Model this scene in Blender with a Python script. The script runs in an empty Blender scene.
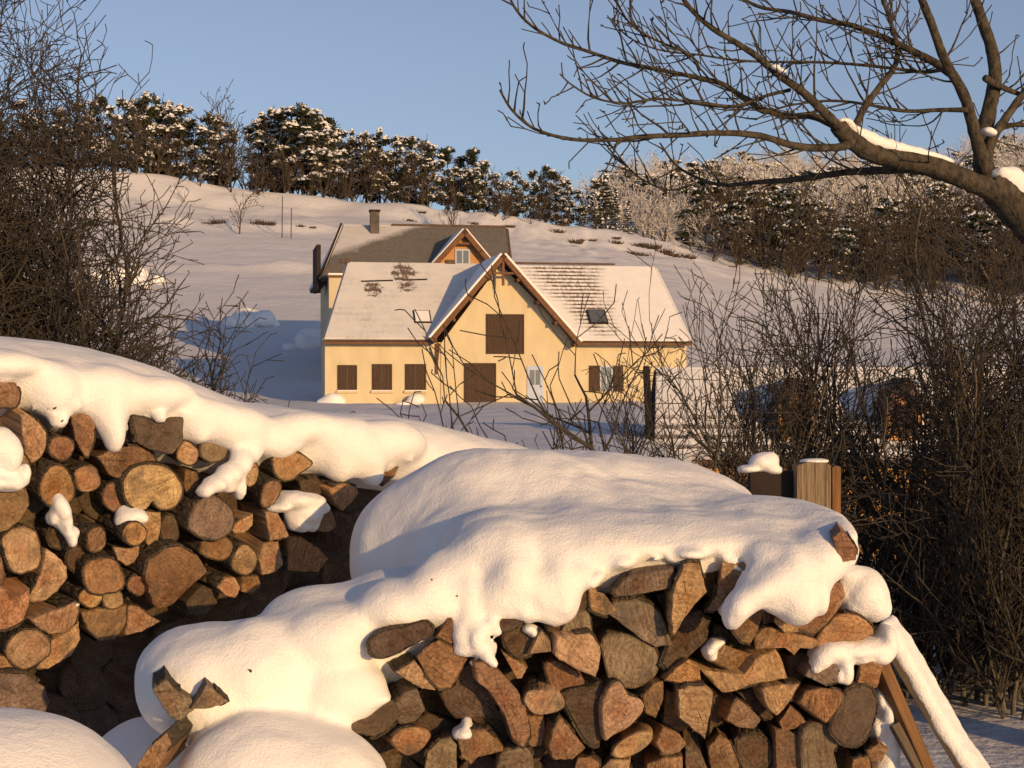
import bpy, math, random
import numpy as np
from mathutils import Vector, Matrix
SC = bpy.context.scene
COL = SC.collection
F, CX, CY, EYE = 1624.0, 512.0, 384.0, 1.6
R = random.Random(7)

def px(x, y, Y):
    return Vector(((x - CX) / F * Y, Y, EYE - (y - CY) / F * Y))

# ------------------------------------------------------------------ helpers
ORD = ['', 'first', 'second', 'third', 'fourth', 'fifth', 'sixth', 'seventh', 'eighth', 'ninth', 'tenth', 'eleventh', 'twelfth', 'thirteenth', 'fourteenth',
       'fifteenth', 'sixteenth', 'seventeenth', 'eighteenth', 'nineteenth']
TENS = {2: 'twent', 3: 'thirt', 4: 'fort', 5: 'fift', 6: 'sixt', 7: 'sevent', 8: 'eight', 9: 'ninet'}
def ordinal(n):
    if n >= 100: return 'hundredth' if n == 100 else 'hundred and ' + ordinal(n - 100)
    if n < 20: return ORD[n]
    t, u = divmod(n, 10)
    return TENS[t] + ('ieth' if u == 0 else 'y-' + ORD[u])

def link(name, me, mats=(), parent=None):
    o = bpy.data.objects.new(name, me)
    COL.objects.link(o)
    if me is not None:
        for m in (mats if isinstance(mats, (list, tuple)) else [mats]): me.materials.append(m)
    if parent is not None: o.parent = parent
    return o

def tag(o, label, cat, group=None, kind=None):
    o['label'] = label; o['category'] = cat
    if group: o['group'] = group
    if kind: o['kind'] = kind
    return o

def mesh(name, V, Fc, smooth=False, midx=None):
    V = np.asarray(V, dtype=np.float32).reshape(-1, 3)
    me = bpy.data.meshes.new(name)
    if isinstance(Fc, np.ndarray):
        n, k = Fc.shape
        me.vertices.add(len(V)); me.vertices.foreach_set('co', V.ravel())
        me.loops.add(n * k); me.loops.foreach_set('vertex_index', Fc.astype(np.int32).ravel())
        me.polygons.add(n)
        me.polygons.foreach_set('loop_start', np.arange(0, n * k, k, dtype=np.int32))
        me.update(calc_edges=True)
    else:
        me.from_pydata(V.tolist(), [], Fc); me.update()
    if smooth: me.polygons.foreach_set('use_smooth', [True] * len(me.polygons))
    if midx is not None: me.polygons.foreach_set('material_index', midx)
    return me

class MB:
    """collects shapes for ONE mesh"""
    def __init__(s): s.v = []; s.f = []
    def box(s, x0, x1, y0, y1, z0, z1):
        b = len(s.v)
        s.v += [(x0, y0, z0), (x1, y0, z0), (x1, y1, z0), (x0, y1, z0), (x0, y0, z1), (x1, y0, z1), (x1, y1, z1), (x0, y1, z1)]
        s.f += [[b + i for i in q] for q in ((3, 2, 1, 0), (4, 5, 6, 7), (0, 1, 5, 4), (1, 2, 6, 5), (2, 3, 7, 6), (3, 0, 4, 7))]
        return s
    def slab(s, quad, n, t):
        """quad of points thickened by t along n"""
        b = len(s.v); n = Vector(n) * t; k = len(quad)
        s.v += [tuple(p) for p in quad] + [tuple(Vector(p) + n) for p in quad]
        s.f += [list(range(b + k - 1, b - 1, -1)), list(range(b + k, b + 2 * k))]
        for i in range(k):
            j = (i + 1) % k
            s.f.append([b + i, b + j, b + k + j, b + k + i])
        return s
    def beam(s, a, c, w, h):
        a, c = Vector(a), Vector(c); d = (c - a).normalized()
        up = Vector((0, 0, 1)) if abs(d.z) < .95 else Vector((0, 1, 0))
        sx = d.cross(up).normalized() * w / 2; sz = sx.cross(d).normalized() * h / 2
        return s.slab([a - sx - sz, a + sx - sz, a + sx + sz, a - sx + sz], (c - a).normalized(), (c - a).length)
    def build(s, name, mats, parent=None, bev=0):
        me = mesh(name, s.v, s.f)
        o = link(name, me, mats, parent)
        if bev:
            m = o.modifiers.new('b', 'BEVEL'); m.width = bev; m.segments = 2; m.limit_method = 'ANGLE'
        return o

def empty(name, loc=(0, 0, 0)):
    o = bpy.data.objects.new(name, None); COL.objects.link(o); o.location = loc; o.empty_display_size = .2
    return o

def copy_thing(o, loc=None, rz=None, scale=None):
    c = o.copy(); COL.objects.link(c)
    if loc is not None: c.location = loc
    if rz is not None: c.rotation_euler = (0, 0, rz)
    if scale is not None: c.scale = scale
    for ch in o.children:
        d = ch.copy(); COL.objects.link(d); d.parent = c
        for g in ch.children:
            e = g.copy(); COL.objects.link(e); e.parent = d
    return c

def catmull(P, n, closed=False):
    P = [np.array(p, float) for p in P]; out = []
    m = len(P)
    segs = m if closed else m - 1
    for i in range(segs):
        if closed: a, b, c, d = P[(i - 1) % m], P[i], P[(i + 1) % m], P[(i + 2) % m]
        else: a, b, c, d = P[max(i - 1, 0)], P[i], P[i + 1], P[min(i + 2, m - 1)]
        for k in range(n):
            t = k / n
            out.append(.5 * ((2 * b) + (c - a) * t + (2 * a - 5 * b + 4 * c - d) * t * t + (3 * b - a - 3 * c + d) * t ** 3))
    if not closed: out.append(P[-1])
    return out

class Lattice:
    def __init__(s, seed): s.r = np.random.RandomState(seed).rand(32, 32, 32).astype(np.float32)
    def __call__(s, x, y, z):
        x, y, z = np.broadcast_arrays(x, y, z)
        xi, yi, zi = np.floor(x).astype(int), np.floor(y).astype(int), np.floor(z).astype(int)
        fx, fy, fz = x - xi, y - yi, z - zi
        fx, fy, fz = fx * fx * (3 - 2 * fx), fy * fy * (3 - 2 * fy), fz * fz * (3 - 2 * fz)
        g = lambda a, b, c: s.r[(xi + a) & 31, (yi + b) & 31, (zi + c) & 31]
        L = lambda a, b, t: a + (b - a) * t
        return L(L(L(g(0, 0, 0), g(1, 0, 0), fx), L(g(0, 1, 0), g(1, 1, 0), fx), fy), L(L(g(0, 0, 1), g(1, 0, 1), fx), L(g(0, 1, 1), g(1, 1, 1), fx), fy), fz) - .5
NZ = Lattice(3)

# ------------------------------------------------------------------ materials
def nt(name):
    m = bpy.data.materials.new(name); m.use_nodes = True
    t = m.node_tree; t.nodes.clear()
    o = t.nodes.new('ShaderNodeOutputMaterial'); b = t.nodes.new('ShaderNodeBsdfPrincipled')
    t.links.new(b.outputs[0], o.inputs[0])
    b.inputs['Roughness'].default_value = .85
    b.inputs['Specular IOR Level'].default_value = .2
    class N: pass
    h = N(); h.m, h.t, h.b = m, t, b
    def node(k, **kw):
        n = t.nodes.new('ShaderNode' + k)
        for a, v in kw.items():
            if a.startswith('i_'): n.inputs[a[2:].replace('_', ' ')].default_value = v
            else: setattr(n, a, v)
        return n
    h.n = node
    h.l = lambda a, b2: t.links.new(a, b2)
    def math_(op, a, b2=None, c=None):
        n = node('Math', operation=op)
        for i, v in enumerate((a, b2, c)):
            if v is None: continue
            if isinstance(v, (int, float)): n.inputs[i].default_value = v
            else: t.links.new(v, n.inputs[i])
        return n.outputs[0]
    h.math = math_
    def mix(f, a, b2, mode='MIX'):
        n = node('Mix', data_type='RGBA', blend_type=mode)
        for s_, v in ((n.inputs[0], f), (n.inputs[6], a), (n.inputs[7], b2)):
            if isinstance(v, (int, float)): s_.default_value = v
            elif isinstance(v, tuple): s_.default_value = (*v, 1)
            else: t.links.new(v, s_)
        return n.outputs[2]
    h.mix = mix
    def noise(scale, detail=4, rough=.55, vec=None, dist=0):
        n = node('TexNoise'); n.inputs['Scale'].default_value = scale; n.inputs['Detail'].default_value = detail
        n.inputs['Roughness'].default_value = rough; n.inputs['Distortion'].default_value = dist
        if vec is not None: t.links.new(vec, n.inputs['Vector'])
        return n.outputs[0]
    h.noise = noise
    def ramp(f, stops):
        n = node('ValToRGB'); e = n.color_ramp.elements
        while len(e) < len(stops): e.new(.5)
        for q, (p, c) in zip(e, stops):
            q.position = p; q.color = (c, c, c, 1) if isinstance(c, (int, float)) else (*c, 1)
        t.links.new(f, n.inputs[0]); return n.outputs[0]
    h.ramp = ramp
    def bump(hgt, strength, dist):
        n = node('Bump'); n.inputs['Strength'].default_value = strength; n.inputs['Distance'].default_value = dist
        t.links.new(hgt, n.inputs['Height']); t.links.new(n.outputs[0], b.inputs['Normal'])
    h.bump = bump
    h.obj = lambda: node('TexCoord').outputs['Object']
    def mapping(vec, sc):
        n = node('Mapping'); n.inputs['Scale'].default_value = sc; t.links.new(vec, n.inputs[0]); return n.outputs[0]
    h.map = mapping
    h.col = lambda c: t.links.new(c, b.inputs['Base Color']) if not isinstance(c, tuple) else setattr(b.inputs['Base Color'], 'default_value', (*c, 1))
    return h

def m_snow(name, fine=140., bs=.34, col=(.86, .86, .88), sss=True):
    h = nt(name); v = h.obj()
    h.col(h.mix(h.noise(6, 3, .5, v), tuple(c * .96 for c in col), col))
    a = h.noise(fine, 3, .65, v); c = h.noise(fine * .16, 4, .6, v)
    vo = h.n('TexVoronoi'); h.l(v, vo.inputs['Vector']); vo.inputs['Scale'].default_value = fine * 1.6
    h.bump(h.math('ADD', h.math('MULTIPLY', vo.outputs['Distance'], .16), h.math('ADD', h.math('MULTIPLY', a, .3), h.math('MULTIPLY', c, .75))), bs, .026)
    h.b.inputs['Roughness'].default_value = .7
    if sss:
        h.b.inputs['Subsurface Weight'].default_value = .15
        h.b.inputs['Subsurface Radius'].default_value = (.03, .025, .02)
        h.b.inputs['Subsurface Scale'].default_value = .6
    return h.m
SNOW = m_snow('snow_fresh')
SNOWFAR = m_snow('snow_far', 3., .3, (.84, .84, .87), False)

def m_ground():
    h = nt('snow_ground'); v = h.obj()
    big = h.noise(.05, 5, .6, v)
    h.col(h.mix(h.noise(.4, 6, .65, v), (.60, .61, .67), (.72, .72, .76)))
    n = h.math('ADD', h.math('MULTIPLY', h.noise(.9, 5, .6, v), 1.), h.math('MULTIPLY', h.noise(9, 5, .65, v), .22))
    n = h.math('ADD', n, h.math('MULTIPLY', h.noise(70, 3, .65, v), .03))
    h.bump(n, .5, .25)
    return h.m
GROUND = m_ground()

def m_end():
    """sawn / split end grain, coordinates local to the log (y runs along the grain)"""
    h = nt('wood_end'); v = h.obj()
    oi = h.n('ObjectInfo'); rnd = oi.outputs['Random']
    w = h.n('VectorMath', operation='ADD'); h.l(v, w.inputs[0])
    cmb = h.n('CombineXYZ'); h.l(h.math('MULTIPLY', rnd, 37.), cmb.inputs[0]); h.l(h.math('MULTIPLY', rnd, 91.), cmb.inputs[2]); h.l(cmb.outputs[0], w.inputs[1])
    w = w.outputs[0]
    sep = h.n('SeparateXYZ'); h.l(v, sep.inputs[0])
    ox = h.math('ADD', sep.outputs[0], h.math('MULTIPLY', h.math('SUBTRACT', rnd, .5), .03))
    r2 = h.math('SQRT', h.math('ADD', h.math('MULTIPLY', ox, ox), h.math('MULTIPLY', sep.outputs[2], sep.outputs[2])))
    rr = h.math('ADD', r2, h.math('MULTIPLY', h.noise(14, 3, .5, w), .018))
    rings = h.math('ADD', h.math('MULTIPLY', h.math('SINE', h.math('MULTIPLY', rr, 560.)), .5), .5)
    ang = h.math('ARCTAN2', sep.outputs[2], ox)
    cv = h.n('CombineXYZ'); h.l(h.math('MULTIPLY', ang, 2.6), cv.inputs[0]); h.l(h.math('MULTIPLY', rnd, 50.), cv.inputs[1]); h.l(h.math('MULTIPLY', r2, 8.), cv.inputs[2])
    chk = h.ramp(h.noise(2.2, 2, .5, cv.outputs[0]), [(.24, 0.), (.28, 1.)])
    blot = h.noise(16, 5, .65, w); fine = h.noise(120, 4, .7, w)
    tone = oi.outputs['Color']
    c = h.mix(h.ramp(blot, [(.32, 0.), (.68, 1.)]), h.mix(1., tone, (.52, .48, .45), 'MULTIPLY'), tone)
    c = h.mix(h.math('MULTIPLY', rings, .34), c, h.mix(1., c, (.55, .45, .38), 'MULTIPLY'))
    heart = h.ramp(rr, [(.012, 1.), (.045, 0.)])
    c = h.mix(h.math('MULTIPLY', heart, h.math('MULTIPLY', rnd, .75)), c, h.mix(1., tone, (.6, .36, .26), 'MULTIPLY'))
    c = h.mix(h.ramp(fine, [(.36, .55), (.55, 0.)]), c, h.mix(1., c, (.35, .3, .28), 'MULTIPLY'))
    c = h.mix(chk, h.mix(1., c, (.45, .4, .36), 'MULTIPLY'), c)
    vr = h.n('VectorRotate', rotation_type='Y_AXIS'); h.l(w, vr.inputs['Vector']); h.l(h.math('MULTIPLY', rnd, 40.), vr.inputs['Angle'])
    stv = h.n('Mapping'); h.l(vr.outputs[0], stv.inputs[0]); stv.inputs['Scale'].default_value = (5, 3, 60)
    stk = h.noise(1.7, 5, .72, stv.outputs[0])
    c = h.mix(h.ramp(stk, [(.34, .6), (.5, 0.)]), c, h.mix(1., c, (.36, .3, .26), 'MULTIPLY'))
    stain = h.ramp(h.noise(9, 3, .6, w), [(.54, 0.), (.68, .75)])
    c = h.mix(stain, c, (.06, .05, .045))
    c = h.mix(h.ramp(h.noise(4.5, 3, .6, w), [(.48, 0.), (.66, .4)]), c, h.mix(1., h.mix(.4, tone, (.30, .27, .24)), (.75, .72, .7), 'MULTIPLY'))
    pit = h.ramp(h.noise(55, 4, .75, w), [(.36, 1.), (.46, 0.)])
    c = h.mix(h.math('MULTIPLY', pit, .22), c, h.mix(1., c, (.3, .25, .22), 'MULTIPLY'))
    h.col(c)
    hg = h.math('ADD', h.math('MULTIPLY', blot, .6), h.math('ADD', h.math('MULTIPLY', fine, .5), h.math('SUBTRACT', h.math('MULTIPLY', stk, 1.1), h.math('MULTIPLY', pit, .15))))
    h.bump(hg, 1., .012)
    return h.m
def m_split():
    """riven long-grain faces of split logs"""
    h = nt('wood_split'); v = h.obj(); oi = h.n('ObjectInfo')
    g = h.noise(7, 5, .65, h.map(v, (14, 1.2, 14)))
    c = h.mix(h.ramp(g, [(.3, 0.), (.7, 1.)]), h.mix(1., oi.outputs['Color'], (.28, .25, .24), 'MULTIPLY'), h.mix(1., oi.outputs['Color'], (.75, .68, .6), 'MULTIPLY'))
    h.col(c); h.bump(g, .8, .01); return h.m
def m_bark(name, a, b_, moss=(.09, .085, .06)):
    h = nt(name); v = h.obj(); oi = h.n('ObjectInfo')
    st = h.map(v, (26, 7, 26))
    vo = h.n('TexVoronoi', feature='DISTANCE_TO_EDGE'); h.l(st, vo.inputs['Vector']); vo.inputs['Scale'].default_value = 2.2
    n = h.noise(5, 6, .7, st)
    c = h.mix(h.ramp(n, [(.3, 0.), (.7, 1.)]), a, b_)
    c = h.mix(h.ramp(h.noise(7, 4, .6, v), [(.52, 0.), (.66, .7)]), c, moss)
    h.col(c)
    h.bump(h.math('ADD', h.ramp(vo.outputs['Distance'], [(0., 0.), (.25, 1.)]), n), .8, .01); return h.m
END, SPLIT = m_end(), m_split()
BARK = m_bark('bark_log', (.035, .027, .021), (.13, .10, .075))

def m_plain(name, a, b_, scale=8., stretch=(1, 1, 1), bs=.3, bd=.01, rough=.85):
    h = nt(name); v = h.map(h.obj(), stretch); n = h.noise(scale, 6, .62, v)
    h.col(h.mix(h.ramp(n, [(.3, 0.), (.7, 1.)]), a, b_)); h.bump(n, bs, bd); h.b.inputs['Roughness'].default_value = rough
    return h.m
TREEBARK = m_plain('bark_tree', (.016, .0135, .012), (.105, .088, .064), 38, (1, 1, .6), 1., .014)
TWIG = m_plain('twig_bark', (.026, .022, .019), (.082, .070, .058), 30)
TWIGTAN = m_plain('twig_tan', (.045, .039, .033), (.15, .13, .105), 12)
TWIGFAR = m_plain('twig_far', (.036, .028, .023), (.105, .08, .06), .6)
TWIGFROST = m_plain('twig_frosted', (.36, .33, .32), (.85, .84, .85), .9)
NEEDLE = m_plain('pine_needles', (.018, .026, .016), (.05, .055, .03), 1.5)
WALL = m_plain('render_yellow', (.53, .455, .31), (.64, .555, .39), 1.6, (1, 1, .35), bs=.25)
WALLO = m_plain('render_orange', (.45, .24, .09), (.52, .30, .12), 1.2)
WOODD = m_plain('shutter_brown', (.045, .028, .021), (.095, .06, .042), 6, (6, 6, .7), .4)
WOODO = m_plain('rafter_wood', (.12, .06, .036), (.19, .10, .058), 6, (1, 1, 1), .3)
WOODC = m_plain('cladding_orange', (.42, .22, .09), (.52, .28, .12), 5, (6, 6, .6), .3)
TILE = m_plain('roof_tile', (.07, .05, .045), (.13, .09, .075), 4)
DARK = m_plain('dark_and_shaded', (.018, .014, .013), (.04, .03, .026), 4)
WHITEP = m_plain('door_paint', (.40, .47, .64), (.46, .54, .70), 3)
STONE = m_plain('stone_grey', (.06, .052, .048), (.14, .12, .105), 3)
GLASSM = nt('window_glass'); GLASSM.col((.10, .12, .15)); GLASSM.b.inputs['Roughness'].default_value = .12; GLASSM.b.inputs['Specular IOR Level'].default_value = .5; GLASS = GLASSM.m
POSTW = m_plain('post_wood', (.07, .05, .035), (.36, .28, .19), 14, (7, 7, .35), 1.)
PLANKW = m_plain('plank_wood', (.10, .052, .024), (.26, .14, .065), 9, (9, .8, .8), .5)
PLANKG = m_plain('plank_grey', (.08, .065, .05), (.18, .14, .10), 9, (9, .8, .8), .5)
GRASSD = m_plain('dry_grass', (.035, .026, .018), (.09, .065, .04), 3)

def m_roofsnow(name, course, mask, dim=1., lw=.85, tile=((.07, .055, .05), (.17, .13, .11))):
    """thin snow on tile courses; mask(h, X, Y, Z) -> 0..1 how bare the tiles are"""
    h = nt(name); v = h.obj(); s = h.n('SeparateXYZ'); h.l(v, s.inputs[0]); X, Y, Z = s.outputs
    bare = mask(h, X, Y, Z, v)
    saw = h.math('FRACT', h.math('MULTIPLY', Z, course))
    line = h.ramp(saw, [(0., 1.), (.34, .9), (.5, .12), (1., 0.)])
    k = h.math('MULTIPLY', h.math('FRACT', h.math('MULTIPLY', X, 3.1)), 1.)
    br = h.noise(1, 4, .7, h.map(v, (6, 3, 3)))
    f = h.math('MULTIPLY', bare, h.math('MAXIMUM', h.math('ADD', h.math('MULTIPLY', line, lw), h.math('MULTIPLY', h.math('SUBTRACT', br, .5 - .15 * (1 - lw)), 2.4)), 0.))
    f = h.math('MINIMUM', f, 1.)
    if lw < .2: f = h.math('MULTIPLY', bare, h.math('ADD', .68, h.math('MULTIPLY', h.math('SUBTRACT', br, .5), .7)))
    f = h.math('MINIMUM', h.math('MAXIMUM', f, 0.), 1.)
    snow = h.mix(h.noise(1.3, 5, .6, v), tuple(x * dim for x in (.72, .71, .73)), tuple(x * dim for x in (.85, .85, .87)))
    h.col(h.mix(f, snow, h.mix(br, tile[0], tile[1])))
    h.bump(h.math('ADD', h.math('MULTIPLY', saw, h.math('MULTIPLY', bare, .5)), h.noise(2.5, 5, .6, v)), .4, .08)
    return h.m

# ------------------------------------------------------------------ SDF snow
def surface_nets(D, org, h):
    nx, ny, nz = D.shape
    S = D < 0
    cnt = np.zeros((nx - 1, ny - 1, nz - 1), np.float32); acc = np.zeros((nx - 1, ny - 1, nz - 1, 3), np.float32)
    def sl(o): return D[o[0]:nx - 1 + o[0], o[1]:ny - 1 + o[1], o[2]:nz - 1 + o[2]]
    cor = [(a, b, c) for a in (0, 1) for b in (0, 1) for c in (0, 1)]
    for i, a in enumerate(cor):
        for b in cor[i + 1:]:
            if sum(abs(p - q) for p, q in zip(a, b)) != 1: continue
            da, db = sl(a), sl(b); m = (da < 0) != (db < 0)
            t = np.where(m, da / np.where(m, da - db, 1), 0)
            cnt += m
            for k in range(3): acc[..., k] += np.where(m, a[k] + (b[k] - a[k]) * t, 0)
    act = cnt > 0
    idx = -np.ones(act.shape, np.int64); idx[act] = np.arange(act.sum())
    ijk = np.argwhere(act)
    V = (ijk + acc[act] / cnt[act][:, None]) * h + np.array(org)
    Q = []
    for ax in range(3):
        A = [slice(None)] * 3; B = [slice(None)] * 3; A[ax] = slice(0, -1); B[ax] = slice(1, None)
        s0, s1 = S[tuple(A)], S[tuple(B)]
        e = np.argwhere(s0 != s1)
        o1, o2 = [(1, 2), (2, 0), (0, 1)][ax]
        e = e[(e[:, o1] > 0) & (e[:, o2] > 0) & (e[:, o1] < act.shape[o1]) & (e[:, o2] < act.shape[o2]) & (e[:, ax] < act.shape[ax])]
        if not len(e): continue
        ins = s0[tuple(e.T)]
        d1 = np.zeros(3, int); d1[o1] = 1; d2 = np.zeros(3, int); d2[o2] = 1
        g = lambda q: idx[tuple(q.T)]
        q = np.stack([g(e - d1 - d2), g(e - d2), g(e), g(e - d1)], 1)
        q[~ins] = q[~ins][:, ::-1]
        Q.append(q)
    return V, np.concatenate(Q)

def smin(a, b, k):
    hh = np.clip(.5 + .5 * (b - a) / k, 0, 1)
    return b + (a - b) * hh - k * hh * (1 - hh)

def snow_mesh(name, prims, h, k=.05, namp=.012, nsc=7., cut=None, mat=None, seed=0, low=0.):
    """prims: (centre Vector, radii (along, across, up), rotation about z)"""
    lo = np.min([np.array(c) - max(r) for c, r, a in prims], 0) - 3 * h; hi = np.max([np.array(c) + max(r) for c, r, a in prims], 0) + 3 * h
    ax = [np.arange(l, u, h, dtype=np.float32) for l, u in zip(lo, hi)]
    X, Y, Z = np.meshgrid(*ax, indexing='ij')
    D = np.full(X.shape, 9., np.float32)
    for c, r, a in prims:
        # local window
        m = max(r) + 3 * k
        w = tuple(slice(max(0, np.searchsorted(q, cc - m)), np.searchsorted(q, cc + m)) for q, cc in zip(ax, c))
        dx, dy, dz = X[w] - c[0], Y[w] - c[1], Z[w] - c[2]
        ca, sa = math.cos(a), math.sin(a)
        lx, ly = (dx * ca + dy * sa), (-dx * sa + dy * ca)
        k0 = np.sqrt((lx / r[0]) ** 2 + (ly / r[1]) ** 2 + (dz / r[2]) ** 2)
        k1 = np.sqrt((lx / r[0] ** 2) ** 2 + (ly / r[1] ** 2) ** 2 + (dz / r[2] ** 2) ** 2) + 1e-6
        D[w] = smin(D[w], k0 * (k0 - 1) / k1, min(k, .8 * min(r)))
    if low: D += low * 2 * NZ(X * 2.7 + 5, Y * 2.7 + seed, Z * 2.7)
    D += namp * 2 * NZ(X * nsc + seed, Y * nsc, Z * nsc) + namp * .5 * NZ(X * nsc * 3 + 9, Y * nsc * 3, Z * nsc * 3 + seed) + namp * .14 * NZ(X * nsc * 7.3 + 3, Y * nsc * 7.3, Z * nsc * 7.3 + seed)
    if cut is not None: D = np.maximum(D, cut(X, Y, Z))
    V, Q = surface_nets(D, (ax[0][0], ax[1][0], ax[2][0]), h)
    c0 = V.mean(0); c0[2] = V[:, 2].min()
    me = mesh(name, V - c0, Q, True)
    o = link(name, me, mat or SNOW); o.location = c0
    return o

# ------------------------------------------------------------------ tubes and twigs
def tubes(segs, sides=4):
    S = np.array([(*a, *b, r0, r1) for a, b, r0, r1 in segs], np.float32)
    A, B, r0, r1 = S[:, :3], S[:, 3:6], S[:, 6], S[:, 7]
    d = B - A; d /= np.linalg.norm(d, axis=1, keepdims=True) + 1e-9
    up = np.where(np.abs(d[:, 2:3]) < .9, np.array([[0, 0, 1.]]), np.array([[1., 0, 0]]))
    u = np.cross(d, up); u /= np.linalg.norm(u, axis=1, keepdims=True); w = np.cross(u, d)
    n = len(S); ang = np.arange(sides) * 2 * math.pi / sides
    ring = u[:, None, :] * np.cos(ang)[None, :, None] + w[:, None, :] * np.sin(ang)[None, :, None]
    V = np.concatenate([A[:, None] - d[:, None] * r0[:, None, None] * .3 + ring * r0[:, None, None], B[:, None] + d[:, None] * r1[:, None, None] * .3 + ring * r1[:, None, None]], 1).reshape(-1, 3)
    b = (np.arange(n) * 2 * sides)[:, None]
    i = np.arange(sides)[None]; j = (i + 1) % sides
    Q = np.stack([b + i, b + j, b + sides + j, b + sides + i], 2).reshape(-1, 4)
    return V, Q

def limb_mesh(name, pts, rads, mat, parent, n=5, sides=10, rough=.06):
    C = catmull(pts, n); r = [x[0] for x in catmull([(q, 0, 0) for q in rads], n)]
    V, Q = [], []
    prev = Vector((0, 1, 0)); rng = random.Random(name + str(len(pts)) + str(pts[0]))
    for i, p in enumerate(C):
        d = Vector(C[min(i + 1, len(C) - 1)] - C[max(i - 1, 0)]).normalized()
        u = (prev - d * prev.dot(d)).normalized(); prev = u; w = d.cross(u)
        for k in range(sides):
            a = 2 * math.pi * k / sides
            rr = r[i] * (1 + rng.uniform(-rough, rough))
            V.append(tuple(Vector(p) + (u * math.cos(a) + w * math.sin(a)) * rr))
    for i in range(len(C) - 1):
        for k in range(sides):
            k2 = (k + 1) % sides
            Q.append([i * sides + k, i * sides + k2, (i + 1) * sides + k2, (i + 1) * sides + k])
    Q.append(list(range(sides))[::-1]); Q.append([(len(C) - 1) * sides + k for k in range(sides)])
    return link(name, mesh(name, V, Q, True), mat, parent)

def grow(out, p, d, L, r, lev, rng, P):
    """recursive twig growth; P: dict(step, wig, up, kids, ratio, levs, spread)"""
    n = max(2, int(L / P['step'])); st = L / n
    rr = r
    for i in range(n):
        d = (d + Vector((rng.gauss(0, 1), rng.gauss(0, 1), rng.gauss(0, 1))) * P['wig'] + Vector((0, 0, P['up'][min(lev, len(P['up']) - 1)]))).normalized()
        q = p + d * st
        if 'maxr' in P:
            if lev and math.hypot(q.x, q.y) > P['maxr'] * (1.15 - .3 * q.z / 4) * rng.uniform(.7, 1.1): break
            if not lev: d = (d - Vector((q.x, q.y, 0)) * .25).normalized()
        r2 = max(P.get('rmin', .0012), r * (1 - .75 * (i + 1) / n))
        out[min(lev, len(out) - 1)].append((p, q, rr, r2))
        if lev < P['levs'] and i >= P.get('skip', 0):
            kk = P['kids'][lev]
            cnt = int(kk) + (rng.random() < kk - int(kk))
            for _ in range(cnt):
                a = rng.uniform(0, 2 * math.pi)
                o = d.orthogonal().normalized(); b = d.cross(o)
                sp = rng.uniform(*P['spread'])
                dd = (d * math.cos(sp) + (o * math.cos(a) + b * math.sin(a)) * math.sin(sp)).normalized()
                grow(out, q, dd, L * P['ratio'] * rng.uniform(.55, 1.1) * (1 - .45 * i / n), max(P.get('rmin', .0012), r2 * .72), lev + 1, rng, P)
        p, rr = q, r2

# ------------------------------------------------------------------ world, camera, light
W = bpy.data.worlds.new('World'); SC.world = W; W.use_nodes = True
wt = W.node_tree; bg = wt.nodes['Background']
SUN_EL, SUN_AZ = math.radians(10), math.radians(149)      # azimuth clockwise from +Y
sky = wt.nodes.new('ShaderNodeTexSky'); sky.sky_type = 'NISHITA'; sky.sun_disc = False
sky.sun_elevation = SUN_EL; sky.sun_rotation = SUN_AZ; sky.altitude = 600; sky.air_density = 1.0; sky.dust_density = 1.2; sky.ozone_density = 4.0
hs = wt.nodes.new('ShaderNodeHueSaturation'); hs.inputs['Saturation'].default_value = .66; hs.inputs['Value'].default_value = 1.0; hs.inputs['Hue'].default_value = .508
wt.links.new(sky.outputs[0], hs.inputs['Color']); wt.links.new(hs.outputs[0], bg.inputs[0]); bg.inputs[1].default_value = .135
sl = bpy.data.lights.new('sun', 'SUN'); sl.energy = 4.65; sl.angle = math.radians(.55); sl.color = (1, .60, .235)
so = bpy.data.objects.new('sun', sl); COL.objects.link(so)
sd = Vector((math.sin(SUN_AZ) * math.cos(SUN_EL), math.cos(SUN_AZ) * math.cos(SUN_EL), math.sin(SUN_EL)))
so.rotation_euler = sd.to_track_quat('Z', 'Y').to_euler(); so.location = sd * 50
cam = bpy.data.cameras.new('camera'); co = bpy.data.objects.new('camera', cam); COL.objects.link(co)
co.location = (0, 0, EYE); co.rotation_euler = (math.pi / 2, 0, 0); cam.sensor_width = 36; cam.lens = 36 * F / 1024; cam.clip_end = 3000; cam.clip_start = .05
SC.camera = co
SC.view_settings.view_transform = 'Standard'; SC.view_settings.look = 'None'; SC.view_settings.exposure = -.15; SC.view_settings.gamma = 1
SC.render.film_transparent = False

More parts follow.
